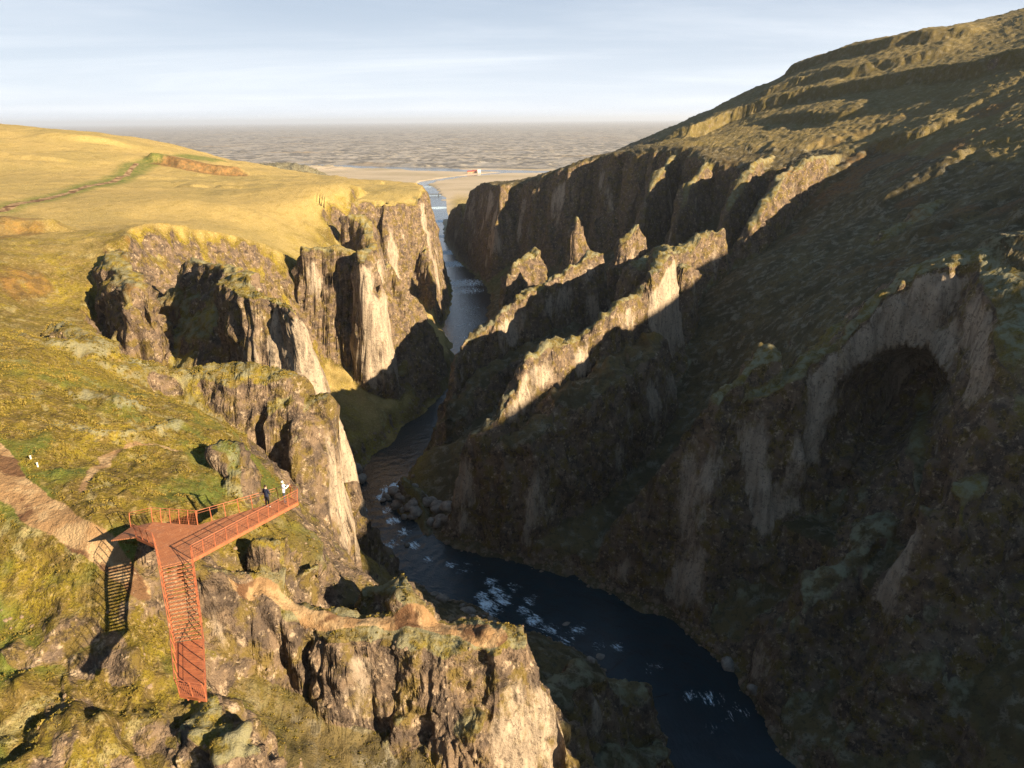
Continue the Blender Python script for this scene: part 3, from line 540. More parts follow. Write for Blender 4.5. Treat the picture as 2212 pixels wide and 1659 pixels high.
def quad_mesh(name, co, fc, vn=None, ca=None, cb=None, cc=None):
    u, inv = np.unique(fc.ravel(), return_inverse=True)
    me = bpy.data.meshes.new(name); me.vertices.add(len(u)); me.vertices.foreach_set('co', co[u].ravel())
    me.loops.add(fc.size); me.loops.foreach_set('vertex_index', inv.astype(np.int32).ravel())
    me.polygons.add(len(fc)); me.polygons.foreach_set('loop_start', np.arange(0, fc.size, 4, dtype=np.int32))
    me.update(calc_edges=True); me.polygons.foreach_set('use_smooth', np.ones(len(fc), bool))
    for nm, c in (('cover_a', ca), ('cover_b', cb), ('cover_c', cc)):
        if c is not None:
            a = me.attributes.new(nm, 'FLOAT_COLOR', 'POINT'); a.data.foreach_set('color', c[u].ravel())
    if vn is not None: me.normals_split_custom_set_from_vertices(vn[u])
    return me
def tag(o, label=None, cat=None, group=None, kind=None):
    for k, v in (('label', label), ('category', cat), ('group', group), ('kind', kind)):
        if v: o[k] = v
    return o
PIECES = {   # object name: (ridges of the landform, label, category)
 'rock_spur': (['wallA', 'columnA'], 'long mossy rock spur running to the cliff edge behind the viewing platform', 'rock spur'),
 'rock_column': (['pillarA'], 'tall sunlit tan rock column at the canyon edge just behind the platform tip', 'rock column'),
 'rock_buttress': (['ridgeB', 'pillarB', 'pillarB2'], 'big square rock buttress with a pale sunlit face on the left rim', 'rock buttress'),
 'rock_pillar': (['finC', 'pillarC', 'buttressC'], 'narrow sunlit rock pillar on a thin ridge, midway along the left wall', 'rock pillar'),
 'rock_stack': (['stackCD'], 'rounded rock stack casting a long shadow in the left grassy cove', 'rock stack'),
 'cliff_pillar': (['pillarD', 'skirtD'], 'farthest sunlit cliff pillar on the left, above the river bend', 'cliff'),
 'rock_outcrop': (['rockGully'], 'lone wedge of dark rock in the mossy gully on the left', 'rock outcrop'),
 'rock_promontory': (['pathRidge', 'frontA', 'frontB', 'frontC'], 'foreground cliff promontory carrying the narrow footpath', 'rock promontory'),
 'blade_rock': (['lowerSpur'], 'thin sunlit blade of rock dropping below the end of the footpath', 'rock spur'),
 'rock_knoll': (['shadeSpur'], 'shaded rock knoll with a rounded knob beside the near river', 'rock knoll'),
 'rock_ledge': (['shadeSpur2'], 'shaded mossy ledge lowest beside the near river at the bottom edge', 'rock ledge'),
 'boulder_outcrop': (['stairRock'], 'pale lichened outcrop right under the lower landing of the stairs', 'rock outcrop'),
 'rock_tooth': (['smallRock'], 'pointed tan rock tooth just behind the platform arm', 'rock outcrop'),
 'rock_hump': (['underDeck'], 'small dark-topped rock hump beneath the right arm of the platform', 'rock outcrop'),
 'grassy_hummock': (['knobA'], 'low grassy rock knob where the footpath leaves the platform', 'rock outcrop'),
 'rock_crag': (['knobB'], 'fluted tan crag on the far side of the footpath bend', 'rock outcrop'),
 'rock_nub': (['knobC'], 'little broken rock nub beside the footpath, next to the fluted crag', 'rock outcrop'),
 'rock_fin': (['fin1', 'fin1foot'], 'nearest of the central rock fins, with the largest pale sunlit face', 'rock fin'),
 'rock_blade_fin': (['fin2', 'fin2foot'], 'middle of the three central rock fins, slanting pale sunlit flank', 'rock fin'),
 'rock_prow': (['fin3', 'fin3foot'], 'farthest of the three central rock fins, only its crest in sun', 'rock fin'),
 'rock_needle': (['needle'], 'isolated dark rock needle standing before the far shaded cliffs', 'rock needle'),
 'grassy_rock': (['crown', 'crownPillar'], 'grassy topped rock block joining the central fins to the right slope', 'rock block'),
 'rock_crest': (['crownRight'], 'jagged sunlit crest ending the central fins against the right hillside', 'rock crest'),
 'rock_tip': (['crownTip'], 'small sunlit rock tip poking up behind the grassy topped block', 'rock outcrop'),
 'rock_peak': (['rightPeak'], 'shaded sharp ridge with a single pointed peak on the right bank', 'rock ridge'),
 'cliff_rim': (['rightRim', 'rimWing'], 'curved shaded cliff rim with a dark cave-like hollow at right', 'cliff'),
 'mossy_spur': (['spurLow'], 'dark mossy spur running down to the river below the hollow', 'spur'),
 'scree_spur': (['spurLow2'], 'darkest low spur in the bottom right corner', 'spur'),
 'wall_pillar': (['farRightA'], 'shaded pillar left of centre among those buttressing the far right wall', 'rock pillar'),
 'wall_buttress': (['farRightB'], 'shaded buttress right of centre on the far right wall', 'rock pillar'),
 'wall_ridge': (['farRightC'], 'nearest and longest shaded ridge stepping down from the right hillside', 'rock ridge'),
 'wall_rib': (['farRightD'], 'leftmost shaded rib in the row buttressing the far right wall', 'rock pillar'),
 'rock_slab': (['slabA'], 'larger pale rock slab in the grass, higher of the two left of the spur', 'rock slab'),
 'loaf_rock': (['slabB'], 'loaf-shaped pale rock in the grass below the larger slab', 'rock'),
 'curved_ledge': (['slabC'], 'curved pale ledge of rock beside the side trail above the platform', 'rock ledge'),
 'lichen_outcrop': (['slabD'], 'grey lichen-covered outcrop on the near lip of the mossy gully', 'rock outcrop'),
 'hillside_outcrop': (['slopeRock'], 'small outcrop catching light on the dark right hillside', 'rock outcrop'),
 'brush_hill': (['bushHill'], 'low brown brush-covered hill beside the distant river', 'hill'),
}
zone2piece = {}
for pn, (zs, lb, ct) in PIECES.items():
    for z_ in zs: zone2piece[NM[z_]] = pn
STRUCT = ['footpath', 'meadow', 'hillside', 'canyon_floor', 'far_cliffs', 'plain', 'lava_field']
allnames = STRUCT+list(PIECES)
code = np.zeros(len(FZ), np.int32)
isg = FZ < 3
code[:] = STRUCT.index('canyon_floor')
leftf = FPX < -20-.02*(FPY-100)
code[isg & leftf & (FPZ > 30)] = STRUCT.index('meadow')
code[isg & ~leftf & (FPZ > 24) & (FPX > 20)] = STRUCT.index('hillside')
code[FZ == 1] = STRUCT.index('meadow'); code[FZ == 2] = STRUCT.index('far_cliffs'); code[(FZ == 2) & (FPX > 100)] = STRUCT.index('hillside')
code[isg & (FPY > 850)] = STRUCT.index('plain'); code[isg & (FPY+.3*FPX > 1500)] = STRUCT.index('lava_field')
for z_, pn in zone2piece.items(): code[FZ == z_] = allnames.index(pn)
code[(FPATH > .55) & (FPY < 60) & (FPX < 2)] = STRUCT.index('footpath')
def keep_largest(i, fallback):
    g = code.reshape(n_-1, m_-1); jj, kk = np.where(g == i)
    if len(jj) == 0: return
    a0, a1, b0, b1 = jj.min(), jj.max()+1, kk.min(), kk.max()+1; mk = g[a0:a1, b0:b1] == i
    lab = np.where(mk, np.arange(1, mk.size+1).reshape(mk.shape), 0)
    for _ in range(400):
        l2 = lab.copy()
        for ax in (0, 1):
            for fl_ in (False, True):
                v = np.flip(l2, ax) if fl_ else l2; mv = np.flip(mk, ax) if fl_ else mk
                # running maximum inside the mask along this direction
                for st_ in (1, 2, 4, 8):
                    if v.shape[ax] <= st_: break
                    sh = np.zeros_like(v); ok = np.zeros_like(mv)
                    sl_a = [slice(None)]*2; sl_b = [slice(None)]*2; sl_a[ax] = slice(1, None); sl_b[ax] = slice(None, -1)
                    sh[tuple(sl_a)] = v[tuple(sl_b)]; v = np.where(mv, np.maximum(v, sh), 0)
                l2 = np.flip(v, ax) if fl_ else v
        if (l2 == lab).all(): break
        lab = l2
    u, c = np.unique(lab[mk], return_counts=True)
    bad = mk & (lab != u[c.argmax()]); sub = g[a0:a1, b0:b1]; sub[bad] = fallback
for pn in PIECES: keep_largest(allnames.index(pn), STRUCT.index('meadow') if PIECES[pn][0][0] in ('smallRock', 'underDeck', 'knobA', 'knobB', 'knobC', 'slabA', 'slabB', 'slabC', 'slabD', 'rockGully', 'stairRock') else STRUCT.index('canyon_floor'))
terrain_objs = {}
for i, nm in enumerate(allnames):
    f = FC[code == i]
    if len(f) < 4: print('EMPTY', nm); continue
    me = quad_mesh(nm, co, f, VN, CA, CB, CC); me.materials.append(MAT_PLAIN if nm == 'lava_field' else MAT_GROUND)
    o = bpy.data.objects.new(nm, me); COL.objects.link(o); terrain_objs[nm] = o
    if nm in PIECES: tag(o, PIECES[nm][1], PIECES[nm][2])
    else: tag(o, kind='structure')
def surf(x, y):
    """ground level at a spot (before fine relief)"""
    return float(height(np.array([x]), np.array([y]))[0])

# ------------------------------------------------------------------ lava plain out to the horizon
pa = np.radians(np.linspace(-60, 60, 420)); prr = np.concatenate([np.geomspace(1500, 9000, 300), np.geomspace(9500, 90000, 40)])
gx = np.sin(pa)[:, None]*prr[None]; gy = np.cos(pa)[:, None]*prr[None]
dfar = poly_dist(FAR_RIVER, gx+20*fbm2(gx, gy, 90, 2, .5, 62), gy+20*fbm2(gx, gy, 90, 2, .5, 63))[0]
lv = sstep(1500, 1800, gy)*sstep(32, 80, dfar-34)
gz = -11.4+lv*(3.6*np.abs(fbm2(gx, gy, 55, 4, .62, 72))+1.5*np.abs(fbm2(gx, gy, 400, 2, .5, 74))+1.0)*sstep(15000, 5000, prr)[None]-1.6*(1-lv)
ii = np.arange(gx.size).reshape(gx.shape)
fcp = np.stack([ii[:-1, :-1], ii[1:, :-1], ii[1:, 1:], ii[:-1, 1:]], -1).reshape(-1, 4).astype(np.int32)
me = quad_mesh('lava_plain', np.stack([gx, gy, gz], -1).reshape(-1, 3).astype(np.float32), fcp); me.materials.append(MAT_PLAIN)
tag(bpy.data.objects.new('lava_plain', me), kind='structure'); COL.objects.link(bpy.data.objects['lava_plain'])
# the rest of the plain, seen from nowhere but keeping the horizon whole
me = bpy.data.meshes.new('outer_plain'); k_ = 48; vs = []; fs = []
for i in range(k_+1):
    a_ = math.radians(60+i*240/k_)
    vs += [(2500*math.sin(a_), 2500*math.cos(a_), -13), (90000*math.sin(a_), 90000*math.cos(a_), -13)]
    if i: fs.append((2*i-2, 2*i, 2*i+1, 2*i-1))
me.from_pydata(vs, [], fs); me.materials.append(MAT_PLAIN); o = bpy.data.objects.new('outer_plain', me); COL.objects.link(o); tag(o, kind='structure')

# ------------------------------------------------------------------ water
FOAM = [(-30.5,147,2.0,.95),(-28.5,141,1.8,.9),(-26.5,136,2.0,.95),(-23.5,131.5,1.8,.85),(-20.5,126,1.8,.8),(-17,121,1.6,.75),(-12.5,119,1.6,.7),(3,107.5,1.8,.75),(11,99.5,1.7,.75),(17,95,1.6,.65),(22,90,1.6,.65),(26.5,84,1.4,.65),(28,78,1.4,.6),(-35.5,138,2.4,1),(-34,134,2.4,1),(-31,130,2.4,1),(-27.5,151.5,2.0,1),(-33,132,2.0,1),(-30.5,127,2.2,1),(-26,126,1.8,.9),(-3,110.5,1.8,.9),(-5,106.5,2.0,.95),(1.5,104.5,1.6,.8),(8.5,97,2,.7),(-10,116.5,1.6,.6),(14,95.5,1.6,.6),(-34.8,140.5,2.0,1),(-34.3,135,2.2,1),(-32,129.5,2.6,1),(-28.5,125,2.6,1),(-24.5,127.5,2.0,.7),(-29.5,150.5,2.2,1),(-26.5,154.3,2.2,1),(-28,152.5,2.2,1),(-4.2,113.2,1.5,.9),(-5.9,108.6,1.8,.9),(-2,107.9,2.2,.85),(-4,104.8,2.4,.8),(3.6,102,2.0,.85),(6,99.6,2.0,.75),(0,111,2,.6),
        (30,83.5,2.2,.62),(32.4,80.6,2.2,.6),(-8,118,3,.5),(-20,335,9,.5),(-26,395,14,0.9),(-24,375,11.2,0.8),(-36,455,14,1),(-45,500,12.6,1),(-53,580,12.6,0.9),(-62,680,14,1),(-80,800,16.8,1),(-100,960,19.6,0.9),(-125,1100,22.4,0.8),(-21,305,6,.5),(-18,285,5,.5)]
def water_material():
    m, t = new_mat('river_water'); b = NB(t); P = b.n('ShaderNodeNewGeometry').outputs['Position']
    at = b.n('ShaderNodeAttribute', attribute_name='flow'); sp_ = b.n('ShaderNodeSeparateColor', {0: at.outputs['Color']})
    cx = b.n('ShaderNodeCombineXYZ', {0: b.math('MULTIPLY', sp_.outputs[0], 1.0), 1: b.math('MULTIPLY', sp_.outputs[1], 1.0)}).outputs[0]
    foam = sp_.outputs[2]
    fl = b.noise(b.mapping(cx, (.32, 1.0, 1)), 1.1, 6, .68, .8); fl2 = b.noise(b.mapping(cx, (.5, 1.2, 1)), 3.2, 4, .7)
    fk = b.ramp(b.math('ADD', foam, b.math('MULTIPLY', b.math('SUBTRACT', b.math('ADD', b.math('MULTIPLY', fl, .6), b.math('MULTIPLY', fl2, .4)), .5), 3.6)), .60, 1.15)
    col = b.mix(b.noise(b.mapping(cx, (.15, .5, 1)), .6, 3), (.0022, .011, .016), (.005, .023, .033))
    col = b.mix(fk, col, (.66, .80, .88))
    wv = b.math('ADD', b.noise(b.mapping(cx, (.6, 1.2, 1)), 1.3, 4, .6), b.math('MULTIPLY', fl2, .35))
    b.done(col, b.math('ADD', b.math('MULTIPLY', fk, .6), .06), wv, .5, .22, .5, **{'IOR': 1.33}); return m
MAT_WATER = water_material()
def water_strip(name, pts, step, across, pad):
    p = np.array(pts, float); sg = np.hypot(*np.diff(p[:, :2], axis=0).T); cs = np.concatenate([[0], np.cumsum(sg)])
    # smooth resample
    s_ = [0.0]
    while s_[-1] < cs[-1]:
        y_ = np.interp(s_[-1], cs, p[:, 1]); s_.append(s_[-1]+step*max(1, y_/160))
    s_ = np.array(s_); q_ = np.stack([np.interp(s_, cs, p[:, i]) for i in range(4)], 1)
    for _ in range(3): q_[1:-1] = (q_[:-2]+2*q_[1:-1]+q_[2:])/4
    tg = np.gradient(q_[:, :2], axis=0); tg /= np.linalg.norm(tg, axis=1)[:, None]; nr = np.stack([-tg[:, 1], tg[:, 0]], 1)
    v = np.linspace(-1, 1, across); hw = q_[:, 3]+pad
    x = q_[:, 0][:, None]+nr[:, 0][:, None]*hw[:, None]*v; y = q_[:, 1][:, None]+nr[:, 1][:, None]*hw[:, None]*v
    fo = np.zeros(x.shape)
    for fx_, fy_, fr_, fa_ in FOAM: fo = np.maximum(fo, fa_*sstep(fr_*1.7, fr_*.3, np.hypot(x-fx_, y-fy_)))
    z = q_[:, 2][:, None]+.10*perlin2(x/1.7, y/1.7)*np.minimum(1, 200/(np.maximum(y, 0)+1))+.14*fo*perlin2(x/.9, y/.9)
    fl = np.stack([np.broadcast_to(s_[:, None], x.shape), v[None]*hw[:, None], fo, np.ones(x.shape)], -1)
    i_ = np.arange(x.size).reshape(x.shape); f = np.stack([i_[:-1, :-1], i_[1:, :-1], i_[1:, 1:], i_[:-1, 1:]], -1).reshape(-1, 4).astype(np.int32)[:, ::-1]
    me = quad_mesh(name, np.stack([x, y, z], -1).reshape(-1, 3).astype(np.float32), f)
    a = me.attributes.new('flow', 'FLOAT_COLOR', 'POINT'); a.data.foreach_set('color', fl.astype(np.float32).ravel()); me.materials.append(MAT_WATER)
    o = bpy.data.objects.new(name, me); COL.objects.link(o); tag(o, kind='structure'); return o
water_strip('river', RIVER, .55, 36, 6)
water_strip('far_river', FAR_RIVER, 2.0, 12, 25)

# ------------------------------------------------------------------ small mesh builders
class MB:
    def __init__(s): s.v = []; s.f = []
    def hexa(s, p8):
        n = len(s.v); s.v += [tuple(p) for p in p8]
        for q_ in ((0, 3, 2, 1), (4, 5, 6, 7), (0, 1, 5, 4), (1, 2, 6, 5), (2, 3, 7, 6), (3, 0, 4, 7)): s.f.append(tuple(n+i for i in q_))
        return s
    def box(s, c, sx_, sy_, sz_):
        x, y, z = c; a, b, d = sx_/2, sy_/2, sz_/2
        return s.hexa([(x-a, y-b, z-d), (x+a, y-b, z-d), (x+a, y+b, z-d), (x-a, y+b, z-d), (x-a, y-b, z+d), (x+a, y-b, z+d), (x+a, y+b, z+d), (x-a, y+b, z+d)])
    def bar(s, p, q, w_, h_=None, up=(0, 0, 1)):
        """square bar from p to q"""
        h_ = h_ or w_; p = Vector(p); q = Vector(q); d = (q-p).normalized(); u = Vector(up)
        if abs(d.dot(u)) > .95: u = Vector((1, 0, 0))
        a = d.cross(u).normalized()*w_/2; b = a.cross(d).normalized()*h_/2
        return s.hexa([p-a-b, p+a-b, p+a+b, p-a+b, q-a-b, q+a-b, q+a+b, q-a+b])
    def tube(s, pts, r, k=6):
        n = len(s.v); P_ = [Vector(p) for p in pts]
        for i, p in enumerate(P_):
            d = (P_[min(i+1, len(P_)-1)]-P_[max(i-1, 0)]).normalized(); u = Vector((0, 0, 1)) if abs(d.z) < .9 else Vector((1, 0, 0))
            a = d.cross(u).normalized(); b = a.cross(d)
            rr = r[i] if isinstance(r, (list, tuple)) else r
            for j in range(k): t_ = 2*math.pi*j/k; s.v.append(tuple(p+a*rr*math.cos(t_)+b*rr*math.sin(t_)))
        for i in range(len(P_)-1):
            for j in range(k): s.f.append((n+i*k+j, n+i*k+(j+1) % k, n+(i+1)*k+(j+1) % k, n+(i+1)*k+j))
        s.f.append(tuple(n+j for j in range(k))[::-1]); s.f.append(tuple(n+(len(P_)-1)*k+j for j in range(k))); return s
    def prism(s, poly, z0, z1):
        """polygon (ccw) between bottoms z0 and tops z1 (numbers or lists)"""
        n = len(s.v); k = len(poly); z0 = z0 if isinstance(z0, list) else [z0]*k; z1 = z1 if isinstance(z1, list) else [z1]*k
        s.v += [(p[0], p[1], z0[i]) for i, p in enumerate(poly)]+[(p[0], p[1], z1[i]) for i, p in enumerate(poly)]
        s.f.append(tuple(n+i for i in range(k))[::-1]); s.f.append(tuple(n+k+i for i in range(k)))
        for i in range(k): s.f.append((n+i, n+(i+1) % k, n+k+(i+1) % k, n+k+i))
        return s
    def build(s, name, mat, parent=None, smooth=False, origin=(0, 0, 0)):
        me = bpy.data.meshes.new(name); o_ = Vector(origin)
        me.from_pydata([tuple(Vector(v)-o_) for v in s.v], [], s.f); me.materials.append(mat)
        if smooth: me.polygons.foreach_set('use_smooth', [True]*len(me.polygons))
        o = bpy.data.objects.new(name, me); COL.objects.link(o)
        if parent: o.parent = parent
        return o
def empty(name, loc):
    o = bpy.data.objects.new(name, None); COL.objects.link(o); o.location = loc; o.empty_display_size = .3; return o
def simple_mat(name, c1, c2, scale=4.0, rough=.8, bump=.2, spec=.3, metallic=0.0):
    m, t = new_mat(name); b = NB(t); co_ = b.n('ShaderNodeTexCoord').outputs['Object']
    n = b.noise(co_, scale, 5, .65); b.done(b.mix(b.ramp(n, .35, .68), c1, c2), rough, n, bump, .02, spec, Metallic=metallic); return m

# ------------------------------------------------------------------ viewing platform
M_RUST = simple_mat('rust_steel', (.34, .105, .042), (.23, .068, .03), 3.0, .7, .25, .35)
M_RAIL = simple_mat('rail_steel', (.38, .125, .056), (.27, .08, .038), 6.0, .55, .15, .45)
def deck_material():
    m, t = new_mat('deck_planks'); b = NB(t); co_ = b.n('ShaderNodeTexCoord').outputs['Object']
    rt = b.n('ShaderNodeMapping', {'Vector': co_, 'Rotation': (0, 0, R(-56))}).outputs[0]
    wv = b.n('ShaderNodeTexWave', {'Vector': rt, 'Scale': 2.3, 'Distortion': 0.0}, wave_type='BANDS', bands_direction='Y').outputs['Fac']
    n = b.noise(b.mapping(rt, (1, 6, 1)), 1.2, 5, .6)
    c = b.mix(b.ramp(n, .35, .66), (.38, .145, .058), (.30, .108, .044)); c = b.mix(b.ramp(wv, .0, .22, .9, 0), c, (.09, .035, .02))
    c = b.mix(b.ramp(b.noise(co_, .9, 6, .7), .46, .62, 0, .6), c, (.24, .105, .055)); c = b.mix(b.ramp(b.noise(co_, 6, 4, .7), .55, .66, 0, .5), c, (.52, .26, .13))
    b.done(c, .75, wv, .3, .02, .3); return m
M_DECK = deck_material()
DZ = 57.0
PO = Vector((-20.9, 40.0, DZ-.6))
plat = empty('viewing_platform', PO)
tag(plat, 'rust-red steel viewing platform with two tapering arms and a stepped walkway', 'viewing platform')
def pb(mb, name, mat, parent=None, smooth=False):
    if parent is None or parent is plat: return mb.build(name, mat, plat, smooth, PO)
    return mb.build(name, mat, parent, smooth, PO)
d0, d1, c1, f0, f1, t1, t0, nn = (-24.1, 41.4), (-24.3, 39.6), (-22.6, 38.6), (-21.2, 36.3), (-19.65, 37.05), (-15.1, 43.9), (-15.75, 44.55), (-20.9, 40.95)
deck = pb(MB().prism([d1, c1, f0, f1, t1, t0, nn, d0], DZ-.07, DZ), 'deck', M_DECK)
ramp = pb(MB().prism([(-26.1, 39.75), d1, d0, (-25.6, 41.35)], [DZ-.42, DZ-.09, DZ-.09, DZ-.42], [DZ-.34, DZ-.012, DZ-.012, DZ-.34]), 'entry_ramp', M_DECK)
def edge_beam(a, b, za=DZ, zb=DZ, h=.22):
    mb = MB().bar((a[0], a[1], za-h/2-.012), (b[0], b[1], zb-h/2-.012), .07, h); return pb(mb, 'edge_beam', M_RUST)
for a, b in ((d1, c1), (c1, f0), (f1, t1), (t1, t0), (t0, nn), (nn, d0)): edge_beam(a, b)
# under-frame and supports
for a, b in (((-23.8, 40.4), (-19.9, 39.0)), ((-20.3, 38.6), (-15.6, 44.0)), ((-20.9, 39.6), (-20.4, 37.0))):
    pb(MB().bar((a[0], a[1], DZ-.30), (b[0], b[1], DZ-.30), .12, .26), 'under_beam', M_RUST)
for x, y, lx, ly in ((-22.4, 39.7, 0, 0), (-20.2, 38.3, 0, 0), (-20.6, 40.2, .2, .2), (-18.4, 41.1, -.2, 0), (-23.4, 40.2, 0, 0)):
    g_ = surf(x+lx, y+ly)-.6
    if g_ < DZ-6: continue
    pb(MB().bar((x, y, DZ-.42), (x+lx, y+ly, min(g_, DZ-1.2)), .14), 'support_leg', M_RUST)
for a, b in (((-20.2, 38.3), (-22.4, 39.7)), ((-20.9, 39.4), (-22.4, 39.9))):
    pb(MB().bar((a[0], a[1], DZ-.5), (b[0], b[1], DZ-2.2), .06), 'cross_brace', M_RUST)
# railings
def railing(pts, posts, h=1.0, lean=.10, out=1, mesh=True, skip_ends=False):
    """pts: 3-D foot line; returns the rail root part"""
    P_ = [Vector(p) for p in pts]; L = [0]
    for i in range(1, len(P_)): L.append(L[-1]+(P_[i]-P_[i-1]).length)
    def at(s_):
        for i in range(1, len(P_)):
            if s_ <= L[i]+1e-6: t_ = (s_-L[i-1])/(L[i]-L[i-1]); d = (P_[i]-P_[i-1]).normalized(); return P_[i-1].lerp(P_[i], t_), Vector((d.y, -d.x, 0)).normalized()*out
        return P_[-1], Vector((0, 0, 0))
    top = []
    N = 24
    for i in range(N+1):
        p, n = at(L[-1]*i/N); top.append(p+Vector((0, 0, h))+n*lean)
    hr = pb(MB().tube([tuple(p) for p in top], .021, 6), 'handrail', M_RAIL, smooth=True)
    mid = []
    for i in range(N+1):
        p, n = at(L[-1]*i/N); mid.append(p+Vector((0, 0, h*.82))+n*lean*.9)
    pb(MB().tube([tuple(p) for p in mid], .012, 5), 'mid_rail', M_RAIL, smooth=True)
    for i in range(posts):
        p, n = at(L[-1]*i/(posts-1)); b0 = p-Vector((0, 0, .15)); b1 = p+Vector((0, 0, h*.5))+n*lean*.15; b2 = p+Vector((0, 0, h))+n*lean
        pb(MB().bar(b0, b1, .03, .05).bar(b1, b2, .03, .045), 'rail_post', M_RAIL)
    if mesh:
        mb = MB(); k = int(L[-1]/.11)
        for i in range(1, k):
            p, n = at(L[-1]*i/k); mb.bar(p+Vector((0, 0, .08)), p+Vector((0, 0, h*.80))+n*lean*.6, .009)
        for q_ in (.08, .26, .44, .62, .80):
            for i in range(len(P_)-1):
                d = (P_[i+1]-P_[i]).normalized(); n = Vector((d.y, -d.x, 0)).normalized()*out
                mb.bar(P_[i]+Vector((0, 0, h*q_))+n*lean*q_*.7, P_[i+1]+Vector((0, 0, h*q_))+n*lean*q_*.7, .008)
        o = pb(mb, 'rail_mesh', M_RAIL); tag(o, kind='stuff')
z3 = lambda p, z=DZ: (p[0], p[1], z)
SB_L, SB_R, LE_L, LE_R = (-18.85, 32.0), (-17.4, 32.35), (-16.9, 28.2), (-15.45, 27.9)
SZ = 55.0
railing([z3(f1), z3(t1)], 11, out=1)
railing([z3(t1), z3(t0)], 2, out=1, mesh=True)
railing([z3(nn), z3(t0)], 8, out=-1, mesh=False)
railing([z3(d0), z3(nn)], 6, out=-1, lean=.16)
railing([z3((-25.6, 41.35), DZ-.34), z3(d0)], 2, out=-1, lean=.16, mesh=False)
railing([z3(d1), z3(c1)], 4, out=1)
railing([z3(c1), z3(f0), (*SB_L, SZ)], 11, out=1, mesh=False)
railing([z3(f1), (*SB_R, SZ)], 9, out=-1, mesh=False)
railing([(*SB_L, SZ), (*LE_L, SZ)], 6, out=1, mesh=False)
railing([(*SB_R, SZ), (*LE_R, SZ)], 6, out=-1, mesh=False)
railing([(*LE_L, SZ), (*LE_R, SZ)], 3, out=1)
# stepped walkway
stair = pb(MB().bar((f1[0]-.02, f1[1], DZ-.16), (SB_R[0], SB_R[1], SZ-.16), .10, .26), 'stringer', M_RUST)
pb(MB().bar((f0[0], f0[1], DZ-.16), (SB_L[0], SB_L[1], SZ-.16), .10, .26), 'stringer', M_RUST)
NT = 20
for i in range(NT):
    t_ = (i+.5)/NT; a = Vector((*f0, DZ)).lerp(Vector((*SB_L, SZ)), t_); b = Vector((*f1, DZ)).lerp(Vector((*SB_R, SZ)), t_)
    d = (b-a).normalized(); pb(MB().bar(a+d*.06, b-d*.06, .185, .045), 'tread', M_DECK)
for a, b in ((SB_L, LE_L), (SB_R, LE_R), (LE_L, LE_R)): edge_beam(a, b, SZ, SZ, .2)
mb = MB()
for i in range(34):
    t_ = (i+.5)/34; a = Vector((*SB_L, SZ)).lerp(Vector((*LE_L, SZ)), t_); b = Vector((*SB_R, SZ)).lerp(Vector((*LE_R, SZ)), t_); d = (b-a).normalized()
    mb.bar(a+d*.05-Vector((0, 0, .03)), b-d*.05-Vector((0, 0, .03)), .085, .03)
pb(mb, 'landing_grating', M_RUST)
for k in range(6):
    t_ = k/5; a = Vector((*SB_L, SZ)).lerp(Vector((*LE_L, SZ)), t_); b = Vector((*SB_R, SZ)).lerp(Vector((*LE_R, SZ)), t_)
    pb(MB().bar(a.lerp(b, .30)-Vector((0, 0, .12)), a.lerp(b, .72)-Vector((0, 0, .12)), .07, .12), 'landing_joist', M_RUST)
for u in (.30, .72):
    pb(MB().bar(Vector((*SB_L, SZ)).lerp(Vector((*SB_R, SZ)), u)-Vector((0, 0, .26)), Vector((*LE_L, SZ)).lerp(Vector((*LE_R, SZ)), u)-Vector((0, 0, .26)), .08, .14), 'landing_beam', M_RUST)
